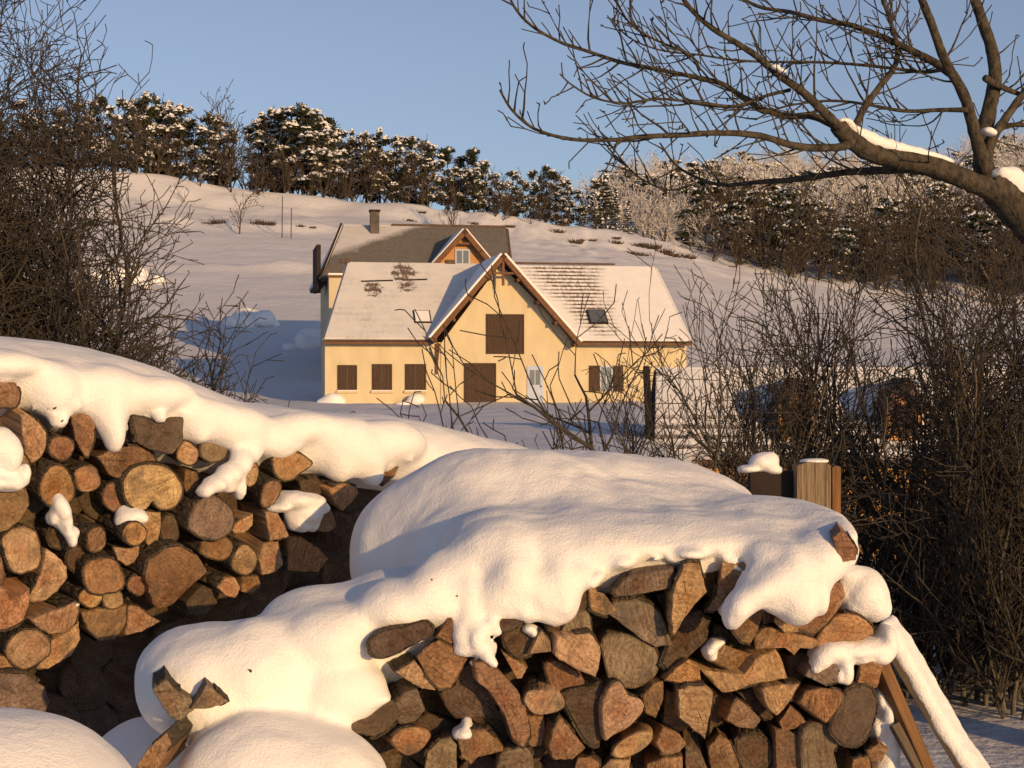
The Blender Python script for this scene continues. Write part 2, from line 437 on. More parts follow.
# ------------------------------------------------------------------ terrain
def ip(x, tab): return np.interp(x, [t[0] for t in tab], [t[1] for t in tab])
T_TOP = [(-200, 160), (0, 165), (60, 167), (160, 175), (190, 181), (320, 198), (427, 207), (520, 218), (621, 234), (662, 246), (700, 262), (800, 284), (900, 300), (1024, 310), (1400, 330)]
T_BASE = [(-200, 185), (60, 190), (190, 206), (320, 215), (384, 216), (503, 236), (621, 250), (693, 262), (800, 288), (900, 304), (1024, 314), (1400, 334)]
T_FAR = [(300, 260), (560, 250), (610, 212), (640, 202), (700, 192), (760, 187), (850, 187), (960, 174), (1024, 162), (1400, 140)]
YB, YT, YF = 213., 220., 440.
def terrain(X, Y):
    X = np.asarray(X, float); Y = np.asarray(Y, float)
    Ys = np.maximum(Y, 1.)
    p = np.clip(CX + F * X / Ys, -200, 1400)
    zb = EYE + (CY - ip(p, T_BASE)) / F * YB; zt = EYE + (CY - ip(p, T_TOP)) / F * YT; zf = EYE + (CY - ip(p, T_FAR)) / F * YF
    s = np.clip((p - 620) / 260, 0, 1); s = s * s * (3 - 2 * s)          # how far into the right-hand dip
    z0 = np.interp(Y, [-80, 0, 11, 30, 60, 80, 92, 102], [0, 0, 0, .15, .5, .66, 1.4, 2.6])
    zd = np.interp(Y, [-80, 0, 11, 17, 26, 50, 70, 102], [0, 0, 0, -.6, -2.6, -2.7, -2.0, .3])
    zn = z0 + (zd - z0) * s
    t = np.clip((Y - 102) / (YB - 102), 0, 1)
    z102 = 2.6 + (.3 - 2.6) * s
    zfield = z102 + (zb - z102) * (t * .8 + .2 * t * t)
    tb = np.clip((Y - YB) / (YT - YB), 0, 1); zbank = zb + (zt - zb) * tb
    tf = np.clip((Y - YT) / (YF - YT), 0, 1); zfar = zt + np.maximum(zf - zt, -6) * tf - .0 * tf
    z = np.where(Y < 102, zn, np.where(Y < YB, zfield, np.where(Y < YT, zbank, zfar)))
    z = z - np.clip(Y - YF, 0, 500) * .12
    amp = np.interp(Y, [0, 8, 12, 60, 100, 190, 214, 225, 440], [.02, .03, .06, .12, .12, .2, .5, .5, 1.5])
    z = z + amp * (NZ(X * .31, Y * .31, 4.) * 1.4 + NZ(X * .83, Y * .83, 9.) * .8) * (1 - .6 * (Y > 300))
    # terrace edges on the left field
    lf = np.clip((380 - p) / 60, 0, 1)
    for yy, hh in ((160., .9), (196., 1.1)):
        yy2 = yy + 5 * NZ(X * .05, yy * .1, 2.)
        z = z + lf * hh * np.clip(1 - np.abs(Y - yy2) / 3.2, 0, 1) * (.6 + 1.2 * NZ(X * .22, yy, 5.))
    return z
def tz(x, y): return float(terrain(np.array([x]), np.array([y]))[0])

xs = np.concatenate([np.linspace(-420, -140, 40), np.linspace(-138, -12, 85), np.linspace(-11.5, 12, 110), np.linspace(13, 160, 100), np.linspace(166, 420, 36)])
ys = np.concatenate([np.linspace(-80, 0, 20), np.linspace(1, 14, 60), np.linspace(14.6, 150, 130), np.linspace(151, 230, 80), np.linspace(233, 450, 70), np.linspace(470, 760, 12)])
GX, GY = np.meshgrid(xs, ys, indexing='ij')
GZ = terrain(GX, GY)
i = np.arange(len(xs) - 1)[:, None] * len(ys) + np.arange(len(ys) - 1)[None]
Q = np.stack([i, i + len(ys), i + len(ys) + 1, i + 1], 2).reshape(-1, 4)
g = link('ground', mesh('ground', np.stack([GX, GY, GZ], 2), Q, True), GROUND)
g['kind'] = 'structure'; g['label'] = 'snow covered ground, meadow and hillside'; g['category'] = 'ground'

exec_sections = []
# ------------------------------------------------------------------ LOGS
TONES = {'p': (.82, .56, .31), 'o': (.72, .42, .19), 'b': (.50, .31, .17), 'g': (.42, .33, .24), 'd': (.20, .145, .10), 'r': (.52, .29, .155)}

def plane_left(x, y, prot=0.):
    """left stack: its face turns 35 degrees away to the right"""
    n = Vector((math.sin(LA), -math.cos(LA), 0)); p0 = px(0, 450, 4.5) + n * prot
    d = px(x, y, 1.) - Vector((0, 0, EYE)); c = Vector((0, 0, EYE))
    return c + d * ((p0 - c).dot(n) / d.dot(n))
LA = math.radians(36)
def plane_front(x, y, prot=0.):
    n = Vector((math.sin(FA), -math.cos(FA), 0)); p0 = px(600, 600, 3.92) + n * prot
    d = px(x, y, 1.) - Vector((0, 0, EYE)); c = Vector((0, 0, EYE))
    return c + d * ((p0 - c).dot(n) / d.dot(n))
FA = math.radians(5)

def make_log(name, label, cat, pts, plane, axis, prot, length, tone, rnd, seed, group, barkwin, N=30):
    rng = random.Random(seed)
    if rnd == 'e':
        cx, cy, rx, ry = pts
        a0 = rng.uniform(-.2, .2); wob = [rng.uniform(-.07, .07) for _ in range(4)]
        pts = []
        for k in range(14):
            a = -2 * math.pi * k / 14
            f = 1 + wob[0] * math.cos(2 * a) + wob[1] * math.sin(3 * a) + wob[2] * math.cos(4 * a + 1) + rng.uniform(-.03, .03)
            pts.append((cx + rx * f * math.cos(a), cy + ry * f * math.sin(a)))
    else:
        ar = sum(pts[i][0] * pts[(i + 1) % len(pts)][1] - pts[(i + 1) % len(pts)][0] * pts[i][1] for i in range(len(pts)))
        if ar > 0: pts = pts[::-1]                       # counter-clockwise as seen from the camera
    W3 = [plane(x, y, prot) for x, y in pts]
    c = sum(W3, Vector()) / len(W3)
    yl = Vector(axis).normalized(); xl = yl.cross(Vector((0, 0, 1))).normalized(); zl = xl.cross(yl)
    M = Matrix((xl, yl, zl)).transposed()
    loc = [M.inverted() @ (p - c) for p in W3]
    if rnd == 's':
        per = [(loc[(i + 1) % len(loc)] - loc[i]).length for i in range(len(loc))]; T = sum(per)
        out = []
        for i, L in enumerate(per):
            k = max(1, round(N * L / T))
            for j in range(k):
                out.append(np.array(loc[i].lerp(loc[(i + 1) % len(loc)], j / k)))
        amp = .032
    else:
        out = catmull([tuple(p) for p in loc], 3, True); amp = .02
    n = len(out); size = max(np.linalg.norm(p) for p in out)
    out = [p * (1 + rng.uniform(-amp, amp)) for p in out]
    V, Fs, mi = [], [], []
    tilt = (rng.uniform(-.18, .18), rng.uniform(-.18, .18))
    ph = [(rng.uniform(-1, 1), rng.uniform(-1, 1), rng.uniform(0, 6.28)) for _ in range(4)]
    fd = rng.uniform(0, 6.28); fc = rng.uniform(-.2, .3) * size; fd2 = rng.uniform(0, 6.28); fk2 = rng.choice((0., rng.uniform(.15, .5))) if rnd == 's' else 0.; fk = rng.uniform(.0, .35) if rnd == 's' else rng.uniform(0, .12)
    def yo(p, a):
        u, w = p[0] / size, p[2] / size
        c_ = sum(math.sin(3.2 * (i_ * .6 + 1) * (q[0] * u + q[1] * w) + q[2]) / (i_ + 1) for i_, q in enumerate(ph)) * size * (.026 if rnd == 's' else .014)
        return p[1] + (tilt[0] * p[0] + tilt[1] * p[2]) + c_ + fk * max(0., math.cos(fd) * p[0] + math.sin(fd) * p[2] - fc) + fk2 * max(0., math.cos(fd2) * p[0] + math.sin(fd2) * p[2] - .25 * size) + rng.uniform(-a, a)
    rough = size * (.006 if rnd != 's' else .022)
    V.append((0, yo((0, 0, 0), 0), 0))
    prof = [(.34, rough * 1.3, 0), (.68, rough * 1.2, 0), (.94, rough * .7, 0), (1., rough * .4, .004), (1.01, 0, .03), (1., 0, .12), (.98, 0, .26), (.96, 0, length)]
    bend = (rng.uniform(-.06, .06) * length, rng.uniform(-.06, .06) * length)
    for s_, a, y0 in prof:
        t = y0 / length
        for p in out:
            V.append((p[0] * s_ + bend[0] * t * t, (yo(p * s_, a) if y0 < .1 else p[1] * (1 - t)) + y0, p[2] * s_ + bend[1] * t * t))
    for k in range(n): Fs.append([0, 1 + k, 1 + (k + 1) % n]); mi.append(0)
    for rix in range(len(prof) - 1):
        for k in range(n):
            a, b = 1 + rix * n + k, 1 + rix * n + (k + 1) % n
            Fs.append([a, a + n, b + n, b]); mi.append(0 if rix < 3 else 1)
    Fs.append([1 + (len(prof) - 1) * n + k for k in range(n)]); mi.append(1)
    me = mesh(name, V, [f[::-1] for f in Fs], False, mi)
    import bmesh
    bm = bmesh.new(); bm.from_mesh(me); bmesh.ops.recalc_face_normals(bm, faces=bm.faces); bm.to_mesh(me); bm.free()
    if rnd != 's': me.polygons.foreach_set('use_smooth', [m == 1 for m in mi])
    o = link(name, me, [END, SPLIT]); o.matrix_world = Matrix.Translation(c) @ M.to_4x4()
    tc = TONES[tone]; f = rng.uniform(.82, 1.15); gr = sum(tc) / 3; tc = tuple(gr + (q - gr) * .86 for q in tc); o.color = (tc[0] * f, tc[1] * f * rng.uniform(.94, 1.05), tc[2] * f * rng.uniform(.88, 1.08), 1)
    tag(o, label, cat, group)
    # bark
    if barkwin is not None:
        a0, a1 = barkwin
        ks = [k for k in range(n) if a1 - a0 >= 6.2 or ((math.atan2(out[k][2], out[k][0]) - a0) % (2 * math.pi)) < (a1 - a0)]
        full = len(ks) == n
        if not full:       # rotate so the run is contiguous
            st = [k for k in ks if (k - 1) % n not in ks]
            if st:
                run = []; k = st[0]
                while k in ks and len(run) < n: run.append(k); k = (k + 1) % n
                ks = run
        if len(ks) > 2:
            BV, BF = [], []
            th = max(.0025, size * .06)
            yprof = [(.0, .3), (.004, 1.), (.12, 1.1), (.26, 1.), (length * .96, .9)]
            for (y0, tf) in yprof:
                t = y0 / length
                for k in ks:
                    p = out[k]; e = np.array((p[0], 0, p[2])); L = np.linalg.norm(e) + 1e-9
                    q = p + e / L * (th * tf * rng.uniform(.75, 1.25) + .0015)
                    BV.append((q[0] + bend[0] * t * t, (yo(p, 0) if y0 < .1 else p[1] * (1 - t)) + y0 + (rng.uniform(0, .006) if y0 < .1 else 0), q[2] + bend[1] * t * t))
            m = len(ks)
            for k in ks:                                   # inner lip at the cut
                p = out[k]; BV.append((p[0] * .97, yo(p, 0) + .006, p[2] * .97))
            for rix in range(len(yprof) - 1):
                for j in range(m if full else m - 1):
                    a, b = rix * m + j, rix * m + (j + 1) % m
                    BF.append([a, b, b + m, a + m])
            base = len(yprof) * m
            for j in range(m if full else m - 1):
                a, b = j, (j + 1) % m
                BF.append([base + a, base + b, b, a])
            bme = mesh('bark', BV, BF)
            bm = bmesh.new(); bm.from_mesh(bme); bmesh.ops.recalc_face_normals(bm, faces=bm.faces); bm.to_mesh(bme); bm.free()
            ob = link('bark', bme, BARK, o)
    return o

A360 = (0, 6.3)
LG, FG = 'logs of the left stack', 'split logs of the front stack'
LEFT = [  # label, shape, tone, protrusion, outline
 ('bark topped log end at the far left under the deep snow', 's', 'b', .03, [(-30, 380), (15, 383), (19, 392), (17, 408), (-30, 408)]),
 ('tall narrow pale split log under the snow edge near the left', 's', 'p', .03, [(21, 416), (29, 414), (41, 424), (48, 433), (48, 448), (42, 460), (35, 466), (27, 455), (23, 435)]),
 ('small round log with red heart under the black specked snow', 'e', 'r', .03, (62, 448, 12, 12)),
 ('upright reddish brown slab just under the snow edge', 's', 'r', .02, [(72, 414), (97, 415), (95, 440), (89, 457), (84, 456), (76, 440)]),
 ('wide dark bark chunk with snow notched into its top', 's', 'd', .05, [(133, 416), (148, 419), (160, 424), (172, 418), (184, 417), (183, 442), (172, 454), (150, 450), (138, 442)]),
 ('small pale round log right of the wide dark bark chunk', 'e', 'p', .03, (188, 454, 10, 11)),
 ('dark brown wedge lying above the big pale round log', 's', 'b', .03, [(98, 457), (115, 448), (138, 446), (152, 450), (159, 462), (150, 466), (137, 473), (118, 479), (110, 474)]),
 ('largest pale round log with a notch at its bottom', 'r', 'p', .05, [(124, 488), (128, 475), (140, 467), (158, 466), (174, 472), (182, 484), (183, 496), (175, 506), (160, 509), (152, 501), (144, 509), (130, 505)]),
 ('barky orange log sticking out above the left snow tongue', 'e', 'o', .06, (58, 487, 17, 21)),
 ('small oval log with dark heart left of the brown wedge', 'e', 'o', .03, (88, 479, 12, 13)),
 ('brown quarter log at the left edge under a thick snow cap', 's', 'b', .08, [(-30, 496), (28, 489), (29, 505), (22, 518), (8, 530), (-30, 545)]),
 ('pale log end half buried behind the left snow cap', 'r', 'p', .01, [(18, 453), (27, 458), (31, 470), (26, 484), (10, 486), (4, 470)]),
 ('small round log with dark ring under the snow tuft', 'e', 'o', .09, (135, 534, 11, 12)),
 ('squared pale split log right of the ringed log with snow tuft', 's', 'p', .02, [(143, 512), (160, 513), (160, 535), (156, 552), (148, 545), (144, 530)]),
 ('small dark hearted round log above the round log with white cap', 'e', 'b', .05, (97, 540, 10.5, 12.5)),
 ('pale half round log under the ringed log with snow tuft', 's', 'p', .04, [(114, 547), (128, 549), (141, 546), (141, 555), (135, 563), (126, 566), (118, 560)]),
 ('smooth orange round log with a small white cap in the middle', 'e', 'o', .08, (104, 577, 19, 18.5)),
 ('round log with one grey half at the left side', 'e', 'p', .05, (23, 550, 19, 22)),
 ('pale half moon log beside the round log with grey half', 's', 'p', .07, [(46, 549), (58, 557), (66, 567), (67, 578), (60, 592), (48, 602), (36, 604), (31, 601), (36, 588), (40, 575), (44, 562)]),
 ('dark barked log under the left snow tongue', 'e', 'd', .0, (62, 536, 15, 14)),
 ('large orange log cut by the left picture edge low down', 's', 'o', .06, [(-30, 586), (5, 588), (9, 600), (22, 595), (30, 590), (30, 605), (24, 620), (12, 628), (-30, 636)]),
 ('pale split slab with a snow strip along its top', 's', 'p', .06, [(31, 620), (50, 612), (68, 606), (78, 602), (81, 612), (76, 625), (66, 633), (50, 634), (38, 628)]),
 ('tiny round log, left of the pair under the orange round log', 'e', 'p', .05, (91, 598, 10.5, 9.5)),
 ('tiny round log, right of the pair under the orange round log', 'e', 'p', .05, (113, 599, 10.5, 9.5)),
 ('hollow hearted round log low at the left edge', 'r', 'p', .06, [(9, 643), (22, 632), (38, 631), (49, 640), (50, 652), (40, 662), (22, 669), (8, 657)]),
 ('pale curved split log beside the hollow hearted log', 's', 'p', .05, [(51, 641), (66, 634), (80, 624), (82, 640), (72, 656), (48, 669), (36, 668), (46, 656)]),
 ('wide rough split slab under the tiny pair of round logs', 's', 'b', .05, [(83, 614), (100, 609), (112, 609), (128, 606), (127, 625), (118, 641), (100, 642), (88, 630)]),
 ('pale wedge with a thin splinter left of the dark hollow', 's', 'p', .04, [(130, 606), (140, 607), (150, 616), (160, 621), (142, 632), (127, 637)]),
 ('very large rough split log with reddish upper part', 's', 'r', .09, [(144, 575), (150, 560), (165, 548), (180, 547), (197, 555), (203, 566), (208, 572), (196, 585), (186, 595), (178, 608), (162, 613), (155, 605), (150, 592)]),
 ('small brown log touching the very large rough log on its left', 'e', 'b', .05, (138, 585, 9, 10)),
 ('large round log with a dark diagonal stain under the long snow tongue', 'e', 'g', .07, (212, 519, 23, 21)),
 ('half round pale log right of the diagonally stained log', 's', 'p', .05, [(230, 529), (240, 520), (252, 513), (253, 525), (246, 533), (236, 534)]),
 ('reddish round log just below the diagonally stained log', 'e', 'r', .04, (217, 547, 15, 13)),
 ('pale round log left of two squared split logs', 'e', 'p', .06, (245, 561, 13, 15)),
 ('squared pale log, left of two squared split logs', 's', 'p', .03, [(259, 560), (267, 546), (282, 542), (284, 565), (276, 572), (262, 575)]),
 ('squared half shaded log, right of two squared split logs', 's', 'o', .03, [(290, 538), (302, 537), (318, 548), (327, 558), (318, 572), (290, 571)]),
 ('pale four sided log left under the white snow cap', 's', 'p', .05, [(265, 512), (277, 510), (285, 525), (291, 538), (270, 541)]),
 ('small brown round log at the right end of the white snow cap', 'e', 'b', .06, (326, 521, 11, 12)),
 ('small rough pale log low in the stack beside the dark gap', 's', 'p', .05, [(217, 587), (226, 577), (236, 578), (241, 588), (236, 598), (226, 596)]),
 ('dim split log between the rough pale log and the front snow', 's', 'b', .02, [(242, 577), (258, 576), (262, 586), (252, 594), (242, 592)]),
 ('dark slab under the right corner of the very large rough log', 's', 'd', .02, [(186, 602), (203, 585), (213, 590), (220, 604), (208, 616), (190, 616)]),
 ('narrow dark log left of the diagonally stained log', 'e', 'd', .02, (170, 530, 9, 13)),
 ('greyish round log tucked under the snow above the long tongue', 'e', 'g', .02, (214, 450, 13, 13)),
 ('small pale upright log right of the long snow tongue', 'r', 'p', .03, [(244, 464), (252, 461), (258, 467), (257, 480), (250, 487), (244, 480)]),
 ('shaggy brown log in the snow notch, topmost at the right', 'r', 'o', .05, [(274, 460), (280, 453), (292, 451), (305, 457), (313, 464), (302, 472), (290, 480), (278, 477)]),
 ('slanted oval log below the shaggy topmost log', 'r', 'b', .06, [(263, 493), (267, 484), (276, 481), (281, 486), (277, 499), (270, 507), (262, 505)]),
 ('orange three cornered log at the right under the snow edge', 's', 'o', .05, [(328, 489), (345, 483), (358, 487), (361, 494), (353, 504), (345, 512), (336, 505)]),
 ('last dark log peeping out at the right end of the snow edge', 's', 'b', .04, [(380, 468), (400, 465), (396, 476), (384, 486)]),
 ('dark log low between white snow cap and front snow', 's', 'd', .01, [(334, 510), (352, 515), (358, 528), (345, 540), (332, 532)]),
 ('long grey barked log above the snow mound at lower left', 's', 'g', .10, [(-30, 674), (25, 674), (46, 688), (56, 704), (50, 720), (20, 716), (-30, 712)]),
 ('pale flat split log at the left edge under the hollow log', 's', 'p', .05, [(-30, 652), (8, 657), (22, 668), (14, 674), (-30, 672)]),
 ('brown split log at the left edge between two orange logs', 's', 'b', .04, [(-30, 555), (2, 558), (5, 574), (2, 585), (-30, 586)]),
 ('dark small log behind the half moon log', 'e', 'd', .0, (80, 560, 13, 14)),
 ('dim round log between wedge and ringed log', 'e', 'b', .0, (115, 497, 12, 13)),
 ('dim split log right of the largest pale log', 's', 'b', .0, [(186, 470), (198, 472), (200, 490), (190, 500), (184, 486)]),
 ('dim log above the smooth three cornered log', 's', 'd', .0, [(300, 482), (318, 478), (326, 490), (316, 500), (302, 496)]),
]
FRONT = [
 ('dark barked half log poking out of the snow at the left', 'r', 'd', .10, [(369, 645), (372, 638), (385, 631), (405, 627), (425, 622), (432, 634), (420, 641), (400, 650), (385, 657), (373, 655)]),
 ('thin pointed splinter log rising into the snow', 's', 'b', .07, [(436, 636), (447, 622), (450, 597), (457, 618), (459, 638), (452, 646)]),
 ('reddish diamond shaped log with pale rim', 's', 'r', .07, [(417, 656), (428, 645), (438, 641), (452, 648), (465, 662), (457, 676), (449, 690), (438, 691), (425, 675)]),
 ('pale flat wedge leaning on the diamond shaped log', 's', 'p', .06, [(395, 672), (415, 661), (423, 670), (431, 681), (437, 692), (422, 689), (410, 682)]),
 ('very dark log in the hollow right of the diamond log', 's', 'd', .02, [(440, 695), (462, 668), (476, 660), (488, 666), (500, 700), (505, 722), (480, 718), (456, 720)]),
 ('long reddish slab standing steeply below the snow spur', 's', 'r', .10, [(475, 664), (490, 660), (500, 672), (518, 690), (526, 705), (530, 735), (522, 746), (512, 738), (505, 715), (490, 692), (477, 682)]),
 ('small pale wedge right of the snow spur', 's', 'p', .05, [(502, 652), (515, 660), (528, 668), (522, 679), (517, 679), (511, 668)]),
 ('dark pointed half log at the left end of the front stack', 's', 'd', .06, [(334, 721), (350, 716), (372, 709), (392, 702), (402, 715), (392, 727), (375, 737), (355, 733)]),
 ('grey brown block above the small orange round log', 's', 'g', .04, [(390, 709), (405, 692), (418, 689), (425, 710), (416, 724), (400, 727)]),
 ('small rounded orange log low at the left', 'r', 'o', .08, [(391, 738), (400, 730), (415, 727), (428, 730), (431, 738), (422, 750), (408, 756), (396, 749)]),
 ('grey split log at the bottom left of the snow topped log', 's', 'g', .05, [(427, 752), (440, 740), (450, 737), (457, 745), (456, 780), (422, 780)]),
 ('brown log wearing a small white snow cone', 's', 'b', .07, [(456, 738), (470, 731), (485, 730), (498, 742), (502, 752), (490, 755), (478, 757), (470, 765), (461, 757)]),
 ('grey rounded log at the bottom right of the long slab', 'r', 'g', .06, [(499, 757), (512, 748), (527, 749), (533, 762), (530, 785), (498, 785)]),
 ('dark barked log directly under a snow lobe, left of the triangle', 'r', 'd', .08, [(492, 620), (502, 612), (520, 609), (527, 618), (512, 630), (496, 630)]),
 ('rounded blackish log left of the small pale triangle', 'r', 'd', .04, [(504, 634), (520, 625), (533, 629), (538, 640), (531, 656), (516, 658), (506, 647)]),
 ('small pale triangular log beside the large pale quad log', 's', 'p', .08, [(541, 630), (550, 641), (552, 652), (529, 655)]),
 ('large pale four cornered log in the middle of the stack', 's', 'p', .10, [(557, 637), (592, 635), (602, 648), (601, 660), (595, 677), (580, 671), (560, 660), (555, 656)]),
 ('dim rounded log beneath the large pale four cornered log', 'r', 'b', .04, [(545, 663), (560, 662), (576, 672), (585, 682), (580, 692), (560, 692), (548, 681)]),
 ('jagged dark splinter log under the snow above the triangle', 's', 'd', .05, [(545, 625), (557, 613), (562, 617), (560, 633), (552, 639)]),
 ('crumbly grey block above the large pale four cornered log', 's', 'g', .06, [(561, 633), (568, 618), (573, 612), (590, 612), (594, 633), (575, 635)]),
 ('shaggy dark bark piece reaching up into the snow', 's', 'd', .05, [(571, 607), (577, 591), (584, 589), (596, 602), (599, 612), (586, 616)]),
 ('pale rounded log with a tall splinter under the snow edge', 's', 'p', .07, [(590, 600), (589, 573), (597, 592), (605, 594), (613, 605), (618, 611), (605, 616), (592, 611)]),
 ('flat straight grey plank log right under the snow', 's', 'g', .10, [(613, 593), (624, 580), (632, 574), (672, 569), (675, 577), (673, 590), (640, 594), (618, 597)]),
 ('ragged grey barked log under the flat plank log', 's', 'g', .06, [(606, 613), (615, 602), (635, 600), (650, 604), (662, 615), (668, 632), (673, 646), (656, 648), (640, 639), (620, 623)]),
 ('broad smooth grey log right of the large pale quad log', 'r', 'g', .05, [(602, 640), (620, 636), (645, 640), (657, 655), (659, 671), (646, 684), (630, 689), (611, 681), (605, 665)]),
 ('tall pale stake log pointing down from the snow', 's', 'p', .12, [(684, 565), (700, 562), (706, 585), (708, 592), (695, 605), (685, 618), (674, 637), (671, 620), (672, 595)]),
 ('dark narrow log between the stake log and the pale slab', 's', 'd', .03, [(703, 572), (718, 565), (721, 580), (715, 600), (707, 594)]),
 ('pale slab with a long foot just under the snow', 's', 'p', .09, [(722, 563), (750, 563), (774, 566), (756, 582), (735, 592), (723, 597), (716, 613), (707, 612), (716, 597), (720, 580)]),
 ('brown pointed log left beneath the snow arm', 's', 'b', .09, [(729, 626), (745, 610), (762, 596), (766, 610), (758, 630), (750, 644), (740, 641)]),
 ('pale triangular log right beneath the snow arm', 's', 'p', .10, [(774, 622), (777, 600), (780, 586), (790, 600), (803, 617), (798, 633), (785, 633)]),
 ('thin dark sliver between the two pointed logs', 's', 'b', .05, [(763, 610), (772, 602), (775, 622), (762, 625)]),
 ('long low orange slab under the two pointed logs', 's', 'o', .09, [(754, 637), (765, 627), (785, 631), (805, 636), (821, 642), (812, 649), (800, 648), (794, 655), (785, 648), (757, 650)]),
 ('dark red upright log near the right end', 's', 'r', .08, [(806, 588), (825, 585), (843, 584), (847, 596), (838, 610), (826, 625), (815, 636), (797, 629)]),
 ('brown curved log bending to the right end of the stack', 'r', 'o', .08, [(816, 642), (830, 622), (845, 614), (860, 617), (872, 627), (870, 635), (855, 641), (840, 641), (822, 647)]),
 ('reddish log end framed by snow at the top right corner', 's', 'r', .17, [(833, 538), (841, 531), (850, 539), (857, 549), (856, 560), (843, 563), (837, 553)]),
 ('mossy chip under the snow framed reddish log end', 's', 'g', .05, [(824, 562), (835, 555), (843, 563), (836, 572), (828, 572)]),
 ('blackish flat log above the dark red upright log', 's', 'd', .04, [(812, 582), (827, 572), (840, 577), (838, 586), (818, 588)]),
 ('dark log slanting down from the stake log', 's', 'd', .04, [(659, 662), (670, 642), (688, 617), (705, 613), (716, 622), (709, 641), (690, 656), (668, 674)]),
 ('brown log with a small snow patch on its upper left', 's', 'b', .05, [(712, 662), (725, 645), (745, 652), (759, 655), (754, 669), (735, 673)]),
 ('long pale slab rising to the right in the middle', 's', 'p', .09, [(704, 672), (720, 678), (745, 674), (757, 660), (780, 652), (786, 665), (790, 681), (770, 682), (750, 685), (735, 691), (722, 693)]),
 ('bright orange three sided log left of the long pale slab', 's', 'o', .09, [(664, 680), (675, 668), (688, 659), (700, 668), (704, 683), (690, 685)]),
 ('tall pale chopped log below the bright orange log', 's', 'p', .11, [(678, 690), (688, 686), (704, 686), (713, 693), (711, 710), (706, 741), (690, 728), (679, 718)]),
 ('small brown quarter log right of the tall pale chopped log', 's', 'b', .07, [(727, 721), (732, 705), (737, 698), (750, 708), (762, 720), (755, 730), (740, 729)]),
 ('pale downward triangle log, left one of two', 's', 'p', .09, [(761, 690), (765, 687), (785, 685), (801, 685), (791, 702), (778, 718), (768, 708)]),
 ('orange five sided log, right of the pale downward triangle', 's', 'o', .10, [(801, 704), (808, 692), (822, 688), (838, 690), (845, 695), (838, 708), (826, 723), (812, 713)]),
 ('small dim log between the downward triangle and the five sided log', 's', 'b', .05, [(779, 722), (790, 706), (800, 713), (806, 722), (796, 729), (782, 731)]),
 ('upright brown slab at the bottom under the small dim log', 's', 'b', .07, [(776, 731), (790, 732), (800, 738), (804, 785), (776, 785)]),
 ('large grey rounded log at the bottom right', 'r', 'g', .09, [(802, 738), (816, 724), (832, 727), (841, 742), (834, 752), (838, 785), (806, 785)]),
 ('dark round log beside the snow at the right end', 'r', 'd', .10, [(838, 706), (848, 691), (868, 688), (877, 704), (870, 732), (856, 746), (840, 742), (830, 728)]),
 ('grey log under the right snow cap, left of two', 's', 'g', .09, [(806, 677), (815, 662), (828, 659), (838, 667), (843, 682), (826, 686)]),
 ('brown log under the right snow cap, right of two', 's', 'o', .08, [(857, 685), (861, 665), (870, 659), (883, 667), (878, 688), (866, 693)]),
 ('small stub log low at the right end', 's', 'b', .09, [(866, 751), (879, 744), (888, 750), (882, 762), (870, 762)]),
 ('orange log corner at the bottom near the right end', 's', 'o', .10, [(853, 759), (868, 756), (876, 785), (850, 785)]),
 ('very dark barked shaft left of the upright oval log', 'r', 'd', .06, [(562, 694), (585, 690), (602, 684), (606, 700), (603, 725), (600, 746), (590, 745), (574, 722)]),
 ('upright oval log with grey centre', 'r', 'p', .10, [(603, 702), (611, 686), (620, 682), (628, 695), (640, 699), (643, 710), (631, 726), (615, 736), (607, 741), (603, 725)]),
 ('orange kite shaped log right of the upright oval log', 's', 'o', .09, [(643, 697), (655, 684), (664, 682), (664, 700), (656, 719), (645, 713)]),
 ('short holed log like a dried fungus', 'r', 'p', .11, [(524, 701), (530, 691), (545, 690), (556, 692), (565, 705), (556, 713), (535, 715)]),
 ('brown triangular log under the holed log', 's', 'b', .08, [(548, 746), (552, 730), (560, 716), (575, 735), (588, 751), (575, 763), (554, 762)]),
 ('pale lens shaped log under the upright oval log', 'r', 'p', .09, [(612, 752), (622, 740), (640, 732), (653, 734), (649, 745), (634, 755), (618, 758)]),
 ('dim brown log right of the pale lens shaped log', 's', 'b', .06, [(656, 743), (665, 728), (680, 734), (690, 745), (682, 753), (662, 755)]),
 ('rough short log at the bottom under the triangular log', 's', 'r', .07, [(574, 770), (577, 759), (590, 757), (599, 764), (599, 785), (574, 785)]),
 ('rough pale log at the bottom under the lens shaped log', 's', 'p', .07, [(602, 768), (610, 760), (629, 760), (631, 785), (602, 785)]),
 ('wide brown log at the bottom left of the dark wedge', 's', 'b', .07, [(646, 765), (665, 757), (683, 757), (682, 785), (646, 785)]),
 ('thin grey log at the bottom below the tall pale chopped log', 's', 'g', .06, [(685, 748), (700, 752), (708, 770), (704, 785), (686, 785)]),
 ('brown triangular log at the bottom right of the thin grey one', 's', 'b', .07, [(708, 748), (720, 735), (730, 742), (739, 765), (740, 785), (712, 785)]),
 ('dark rounded log at the bottom under the brown quarter log', 'r', 'd', .04, [(736, 742), (755, 736), (769, 744), (773, 762), (756, 775), (742, 768)]),
 ('squat brown stump sticking out of the snow at far left', 's', 'g', .165, [(152, 690), (166, 679), (176, 690), (192, 699), (196, 708), (180, 724), (170, 718), (160, 703)]),
 ('small twiggy wood scrap in the snow right of the stump', 's', 'g', .19, [(191, 710), (202, 692), (207, 684), (218, 693), (229, 703), (206, 710)]),
 ('brown split log half buried between two snow humps at bottom left', 's', 'b', .25, [(134, 770), (148, 748), (166, 733), (170, 745), (160, 764), (146, 785)]),
 ('dim log in the gap under the flat plank log', 's', 'd', .0, [(655, 594), (672, 594), (673, 615), (664, 614)]),
